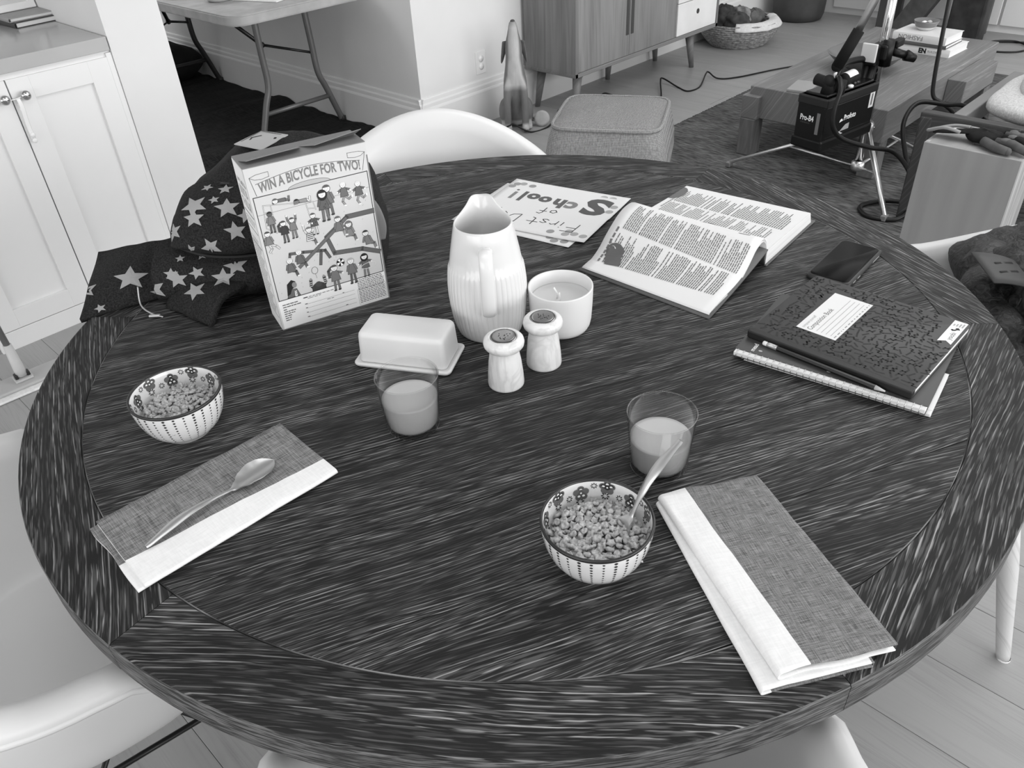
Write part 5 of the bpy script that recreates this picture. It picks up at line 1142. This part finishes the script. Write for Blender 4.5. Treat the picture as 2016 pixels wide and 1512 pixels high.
# battery pack, hung on the stand by its strap
t = thing('battery_pack', 'black portable flash battery pack hanging from the light stand', 'battery', (2.268, .512, .253), R(-9.5))
LX, LY, LZ = .335, .131, .208
b = MB(); b.box((LX/2, LY/2, .022), (LX+.012, LY+.012, .044), .008); b.box((LX/2, LY/2, LZ/2), (LX, LY, LZ), .006); b.build('body', BLK, t)
b = MB(); b.box((LX/2, LY/2, LZ-.018), (LX+.006, LY+.006, .036), .006); b.build('top_frame', plain(24, .5), t)
b = MB(); b.box((LX/2, LY/2, LZ+.004), (LX-.03, LY-.03, .012), .004); b.build('control_panel', plain(16, .3), t)
b = MB(); b.tube(spline([(LX-.02, LY*.5, LZ-.01), (LX-.015, LY*.5, LZ+.055), (LX-.05, LY*.5, LZ+.085), (.17, LY*.5, LZ+.09), (.135, LY*.5, LZ+.06), (.13, LY*.5, LZ)], 6), .013, 10); b.build('carry_handle', BLK, t)
b = MB(); b.tube([(.05, .045, LZ), (.05, .045, LZ+.045), (.05, .10, LZ+.05)], [.026, .026, .022], 14); b.tube([(.095, .02, LZ+.0), (.095, .02, LZ+.05)], [.020, .024], 14); b.sphere((.05, .045, LZ+.05), .026, 14, 10); b.build('lamp_socket', BLKR, t)
b = MB(); b.tube([(.15, .05, LZ+.03), (.235, .05, LZ+.036)], .026, 16); b.build('lamp_plug', BLKR, t)
b = MB(); b.grid(lambda u, v: (.165+.055*u, .05+.0268*sin(R(-60)+R(110)*v), LZ+.032+.004*u+.0268*cos(R(-60)+R(110)*v)), 6, 12); b.build('sticker', plain(224, .5), t)
MB().lathe([(0, .010), (.010, .010), (.012, .008), (.012, 0), (0, 0)], 16, M=RT((.17, .022, LZ+.008))).build('button', plain(235, .4), t)
for x in (.11, .135, .205, .225): MB().lathe([(0, .016), (.009, .016), (.011, .012), (.011, 0), (0, 0)], 12, M=RT((x, .03, LZ+.006))).build('knob', plain(30, .3), t)
c = Canvas(lambda u, v, h: (-h-.0062 if False else -h, LY-u, v), base=4e-4)
c.text('Pro-B4', .020, .112, .030, 235, 1, bold=.03, fit=.062); c.greek(.024, .068, .100, .006, 60, 1, random.Random(1), (.004, .01)); c.rect(.095, .066, .110, .150, 118, 1); c.build('front_print', t)
c = Canvas(lambda u, v, h: (u, -h, v), base=4e-4)
c.text('Profoto', .132, .100, .030, 240, 1, bold=.03, fit=.078); c.poly([(.104, .096), (.108, .106), (.118, .110), (.128, .100)], 240, 1); c.rect(.290, .112, .322, .178, 228, 1); c.rect(.300, .122, .312, .168, 120, 2)
c.poly([(.115, .058), (.175, .058), (.175, .082), (.150, .080)], 170, 1); c.poly([(.108, .046), (.140, .046), (.112, .060)], 225, 1); c.line([(.008, .172), (.328, .172)], .002, 70, 1); c.line([(.02, .052), (.32, .052)], .0016, 60, 1); c.build('side_print', t)
b = MB(); b.tube(spline([(.06, .035, LZ+.02), (.062, .03, LZ+.075), (.066, .03, LZ+.090)], 5), .007, 8); b.tube([(.066+.012*cos(a), .03, LZ+.096+.012*sin(a)) for a in [2*pi*i/16 for i in range(17)]], .003, 8, caps=False); b.build('strap_hook', CHR, t)
b = MB(); b.tube([(.066, .03, LZ+.105), (.110, -.005, LZ+.235)], [.022, .0215], 18); b.sphere((.066, .03, LZ+.107), .0215, 14, 8); b.build('strap_pad', plain(20, .8, .2), t)
b = MB(); b.tube([(.106, .0, LZ+.22), (.18, -.055, LZ+.46), (.375, -.08, LZ+.90)], .015, 12); b.build('strap', CHR, t)
CAB = plain(14, .45, .4)
def cable(name, label, pts, r, k=8, mat=CAB): 
    b = MB(); b.tube(spline(pts, k), r, 10); return tag(b.build(name, mat), label, 'cable')
cable('flash_cable', 'thick black cable arching over the battery pack and looping in front of the rug', [(2.345, .535, .470), (2.330, .515, .530), (2.290, .480, .500), (2.262, .478, .430), (2.264, .471, .365), (2.312, .443, .310), (2.42, .375, .260), (2.50, .30, .230), (2.50, .215, .150), (2.44, .17, .06), (2.36, .19, .022), (2.33, .29, .020), (2.40, .35, .022), (2.49, .30, .026), (2.52, .22, .030), (2.47, .15, .04), (2.44, .13, .022), (2.53, .165, .03), (2.60, .24, .10), (2.62, .30, .20), (2.66, .345, .30), (2.73, .33, .365), (2.80, .24, .355), (2.86, .20, .345), (2.93, .14, .30), (3.02, .06, .20)], .0095, 8)
cable('lamp_cable', 'black cable hanging straight down in front of the coffee table to a twist', [(3.00, .42, 1.15), (2.99, .40, .85), (2.955, .375, .60), (2.93, .355, .42), (2.915, .335, .345), (2.92, .29, .32), (2.93, .24, .28), (2.93, .22, .20), (2.93, .22, .05)], .0085, 8)
cable('floor_cable', 'thin black cable snaking over the floor past the dog statue and sideboard', [(1.90, 2.30, .006), (1.993, 2.285, .006), (2.084, 2.28, .006), (2.20, 2.19, .05), (2.235, 2.18, .052), (2.30, 2.12, .006), (2.42, 2.10, .006), (2.52, 2.13, .035), (2.585, 2.155, .045), (2.64, 2.10, .008), (2.70, 1.95, .006), (2.80, 2.05, .006), (2.90, 2.13, .014), (2.98, 2.16, .035), (3.04, 2.10, .01), (3.06, 1.90, .006), (3.15, 1.88, .006), (3.36, 2.03, .03), (3.42, 2.055, .034), (3.40, 1.93, .006), (3.37, 1.84, .006), (3.48, 1.83, .006), (3.66, 1.905, .028), (3.70, 1.91, .028), (3.68, 1.83, .008), (3.78, 1.745, .006), (4.1, 1.62, .006), (4.5, 1.40, .006)], .0045, 8)
cable('coiled_cable', 'thin black cable lying in a loop on the floor at the far right', [(5.6, .42, .006), (5.46, .62, .006), (5.36, .80, .006), (5.20, .83, .006), (5.13, .74, .006), (5.19, .61, .006), (5.33, .58, .006), (5.42, .68, .012), (5.36, .79, .014), (5.24, .84, .006), (5.12, .80, .006)], .006, 8)
# ================================================================ wooden box with gloves, lounge chair, dark armchair
PINE = wood('pine_ply', g(150), g(134), amp=.10, hill=(1.2, 5), pore=(1.5, 24), rough=.6, broad=.04, cut=(.3, .8), band=(12, .3), bump=.02)
PINE2 = wood('pine_endgrain', g(140), g(182), amp=.02, pore=(3, 90), rough=.6, broad=.08, cut=(.42, .6), bump=.03)
t = thing('apple_box', 'plywood apple box standing on end right of the dining table', 'box', (1.895, -.272, .0105))
for nm, c_, d_, m_, rot in (('front_panel', (.006, .1435, .25), (.012, .287, .50), PINE, 1), ('back_panel', (.199, .1435, .25), (.012, .287, .50), PINE, 1), ('side_panel', (.1025, .006, .25), (.181, .012, .50), PINE2, 1), ('side_panel', (.1025, .281, .25), (.181, .012, .50), PINE2, 1)):
    vbox(nm, c_, d_, m_, t, .001)
b = MB(); w_, d0_, z_ = .181, .263, .494
for xa, xb, ya, yb_ in ((.012, .193, .012, .050), (.012, .193, .165, .275), (.012, .060, .05, .165), (.088, .193, .05, .165)): b.box(((xa+xb)/2, (ya+yb_)/2, z_), (xb-xa, yb_-ya, .012), .0004, seg=1)
b.build('top_panel', PINE, t)
t = thing('work_gloves', 'black and grey work gloves with pale trimmed cuff on top of the apple box', 'gloves', (1.985, -.15, .511), R(-88))
GLV = plain(24, .8, .2, var=.3, scale=40); GLG = plain(84, .8, .2, var=.2, scale=40); GLT = plain(96, .8, .2)
b = MB(); b.grid(lambda u, v: (lambda a, q: (-.015+.060*cos(q)**.7*cos(a), .0+.045*cos(q)**.7*sin(a), .021+.019*sin(q)+.004*noise.noise(V((cos(a)*3, sin(a)*3, q)))))(2*pi*u, pi*(v-.5)), 28, 14, wrapu=True); b.build('palm', GLV, t)
for i, (p, q) in enumerate((((.025, -.034, .022), (.115, -.062, .018)), ((.035, -.012, .028), (.130, -.030, .020)), ((.035, .012, .030), (.132, .004, .022)), ((.028, .032, .026), (.115, .034, .020)))):
    P, Q = V(p), V(q); f_ = MB(); f_.tube([P, P.lerp(Q, .5)+V((0, 0, .008)), Q], [.0135, .0135, .012], 12); f_.sphere(Q, .012, 12, 8); fo = f_.build('finger', GLG if i % 2 == 0 else GLV, t)
    MB().sphere(P.lerp(Q, .30)+V((0, 0, .012)), (.018, .012, .008), 12, 8).build('knuckle_pad', GLT, fo)
f_ = MB(); f_.tube([(-.01, -.040, .02), (.035, -.072, .017), (.07, -.078, .014)], [.014, .014, .012], 12); f_.sphere((.07, -.078, .014), .012, 12, 8); f_.build('thumb', GLG, t)
cu = spline([(-.085, -.030, .030), (-.130, -.042, .040), (-.178, -.030, .020), (-.172, -.002, .016), (-.12, .022, .030), (-.070, .020, .034)], 6)
b = MB(); b.tube(cu, .0055, 8); b.tube([(-.07, .02, .034), (-.045, .028, .030)], .005, 8); b.build('cuff_trim', plain(140, .7), t)
b = MB(); b.grid(lambda u, v: (-.165+.105*u, -.028+.040*v, .018+.016*u-.006*sin(pi*v)), 8, 6); o = b.build('cuff', GLV, t); mod(o, 'SOLIDIFY', thickness=.004)
c = Canvas(lambda u, v, h: (-.160+.06*u, -.015+.012*v, .024+.009*u+h), base=.0012); c.greek(.05, .95, .2, .6, 220, 1, random.Random(3), (.08, .2), .06); c.build('label_print', t)
b = MB(); b.grid(lambda u, v: (lambda a, q: (.01+.085*cos(q)**.7*cos(a), .062+.035*cos(q)**.7*sin(a), .017+.016*sin(q)))(2*pi*u, pi*(v-.5)), 24, 12, wrapu=True); b.build('second_palm', GLV, t)
for i, (p, q) in enumerate((((.06, .05, .024), (.145, .052, .016)), ((.062, .068, .022), (.15, .074, .016)), ((.055, .085, .018), (.13, .094, .014)))):
    f_ = MB(); f_.tube([p, q], [.013, .011], 12); f_.sphere(q, .011, 12, 8); f_.build('finger', GLV if i % 2 else GLG, t)
LWD = wood('dark_stained_oak', g(62), g(84), pore=(5, 90), rough=.5, broad=.12)
t = thing('lounge_chair', 'low lounge chair with dark wooden frame and white cushion behind the apple box', 'chair', (2.80, -.40, .011))
for y in (.585, -.585):
    MB().box((-.365, y, .205), (.055, .045, .41), .006).build('leg', LWD, t); MB().box((.34, y, .15), (.055, .045, .30), .006).build('leg', LWD, t)
o = MB().box((0, 0, 0), (1.22, .045, .10), .006).build('rail', LWD, t, (-.368, 0, .375), (0, 0, R(90)))
for y in (.49, -.575): MB().box((-.01, y, .385), (.70, .045, .07), .005).build('side_rail', plain(118, .6), t)
CUS = fabric('cream_canvas', g(172), g(200), (160, 160), .95, .4)
def cushion(c_, d_, seed, M=None):
    def f(u, v):
        a = 2*pi*u; q = pi*(v-.5); k = 3.4; r = 1/((abs(cos(a))**k+abs(sin(a))**k)**(1/k)); cq = abs(cos(q))**.55
        w_ = 1+.03*noise.noise(V((cos(a)*2+seed, sin(a)*2, q*2))); return (c_[0]+d_[0]*r*cos(a)*cq*w_, c_[1]+d_[1]*r*sin(a)*cq*w_, c_[2]+d_[2]*(abs(sin(q))**.8*(1 if q > 0 else -1))*w_)
    return MB().grid(f, 56, 20, M=M, wrapu=True)
cushion((-.01, -.04, .435), (.34, .50, .060), 1).build('seat_cushion', CUS, t)
pc = tag(cushion((0, 0, 0), (.22, .28, .09), 4).build('throw_pillow', CUS, None, (2.78, -.28, .585), (R(-24), R(-10), R(8))), 'plump white pillow standing on the low lounge chair', 'pillow')
t = thing('dark_armchair', 'dark leather armchair with slab sides by the far wall', 'chair', (5.22, 1.45, 0), R(0))
LEA = plain(44, .5, .4, var=.5, scale=14); LEL = plain(70, .5, .4, var=.3, scale=14)
MB().box((.08, -.475, .36), (.12, .215, .72), .015).build('side_slab', LEA, t)
b = MB(); b.add([(x, y, z) for x in (.03, .13) for y, z in ((.03, .0), (-.13, .0), (-.40, .47), (-.24, .47))], [(0, 1, 2, 3), (7, 6, 5, 4), (0, 4, 5, 1), (1, 5, 6, 2), (2, 6, 7, 3), (3, 7, 4, 0)], smooth=False); b.build('sling', LEL, t)
MB().box((.10, -.20, .50), (.50, .80, .10), .03).build('seat', LEL, t); MB().box((.33, -.20, .80), (.10, .80, .60), .03).build('back', LEL, t)
for x, y in ((.08, .085), (.34, .085), (.34, -.50)): MB().box((x, y, .29), (.05, .055, .58), .006).build('leg', plain(60, .4), t)
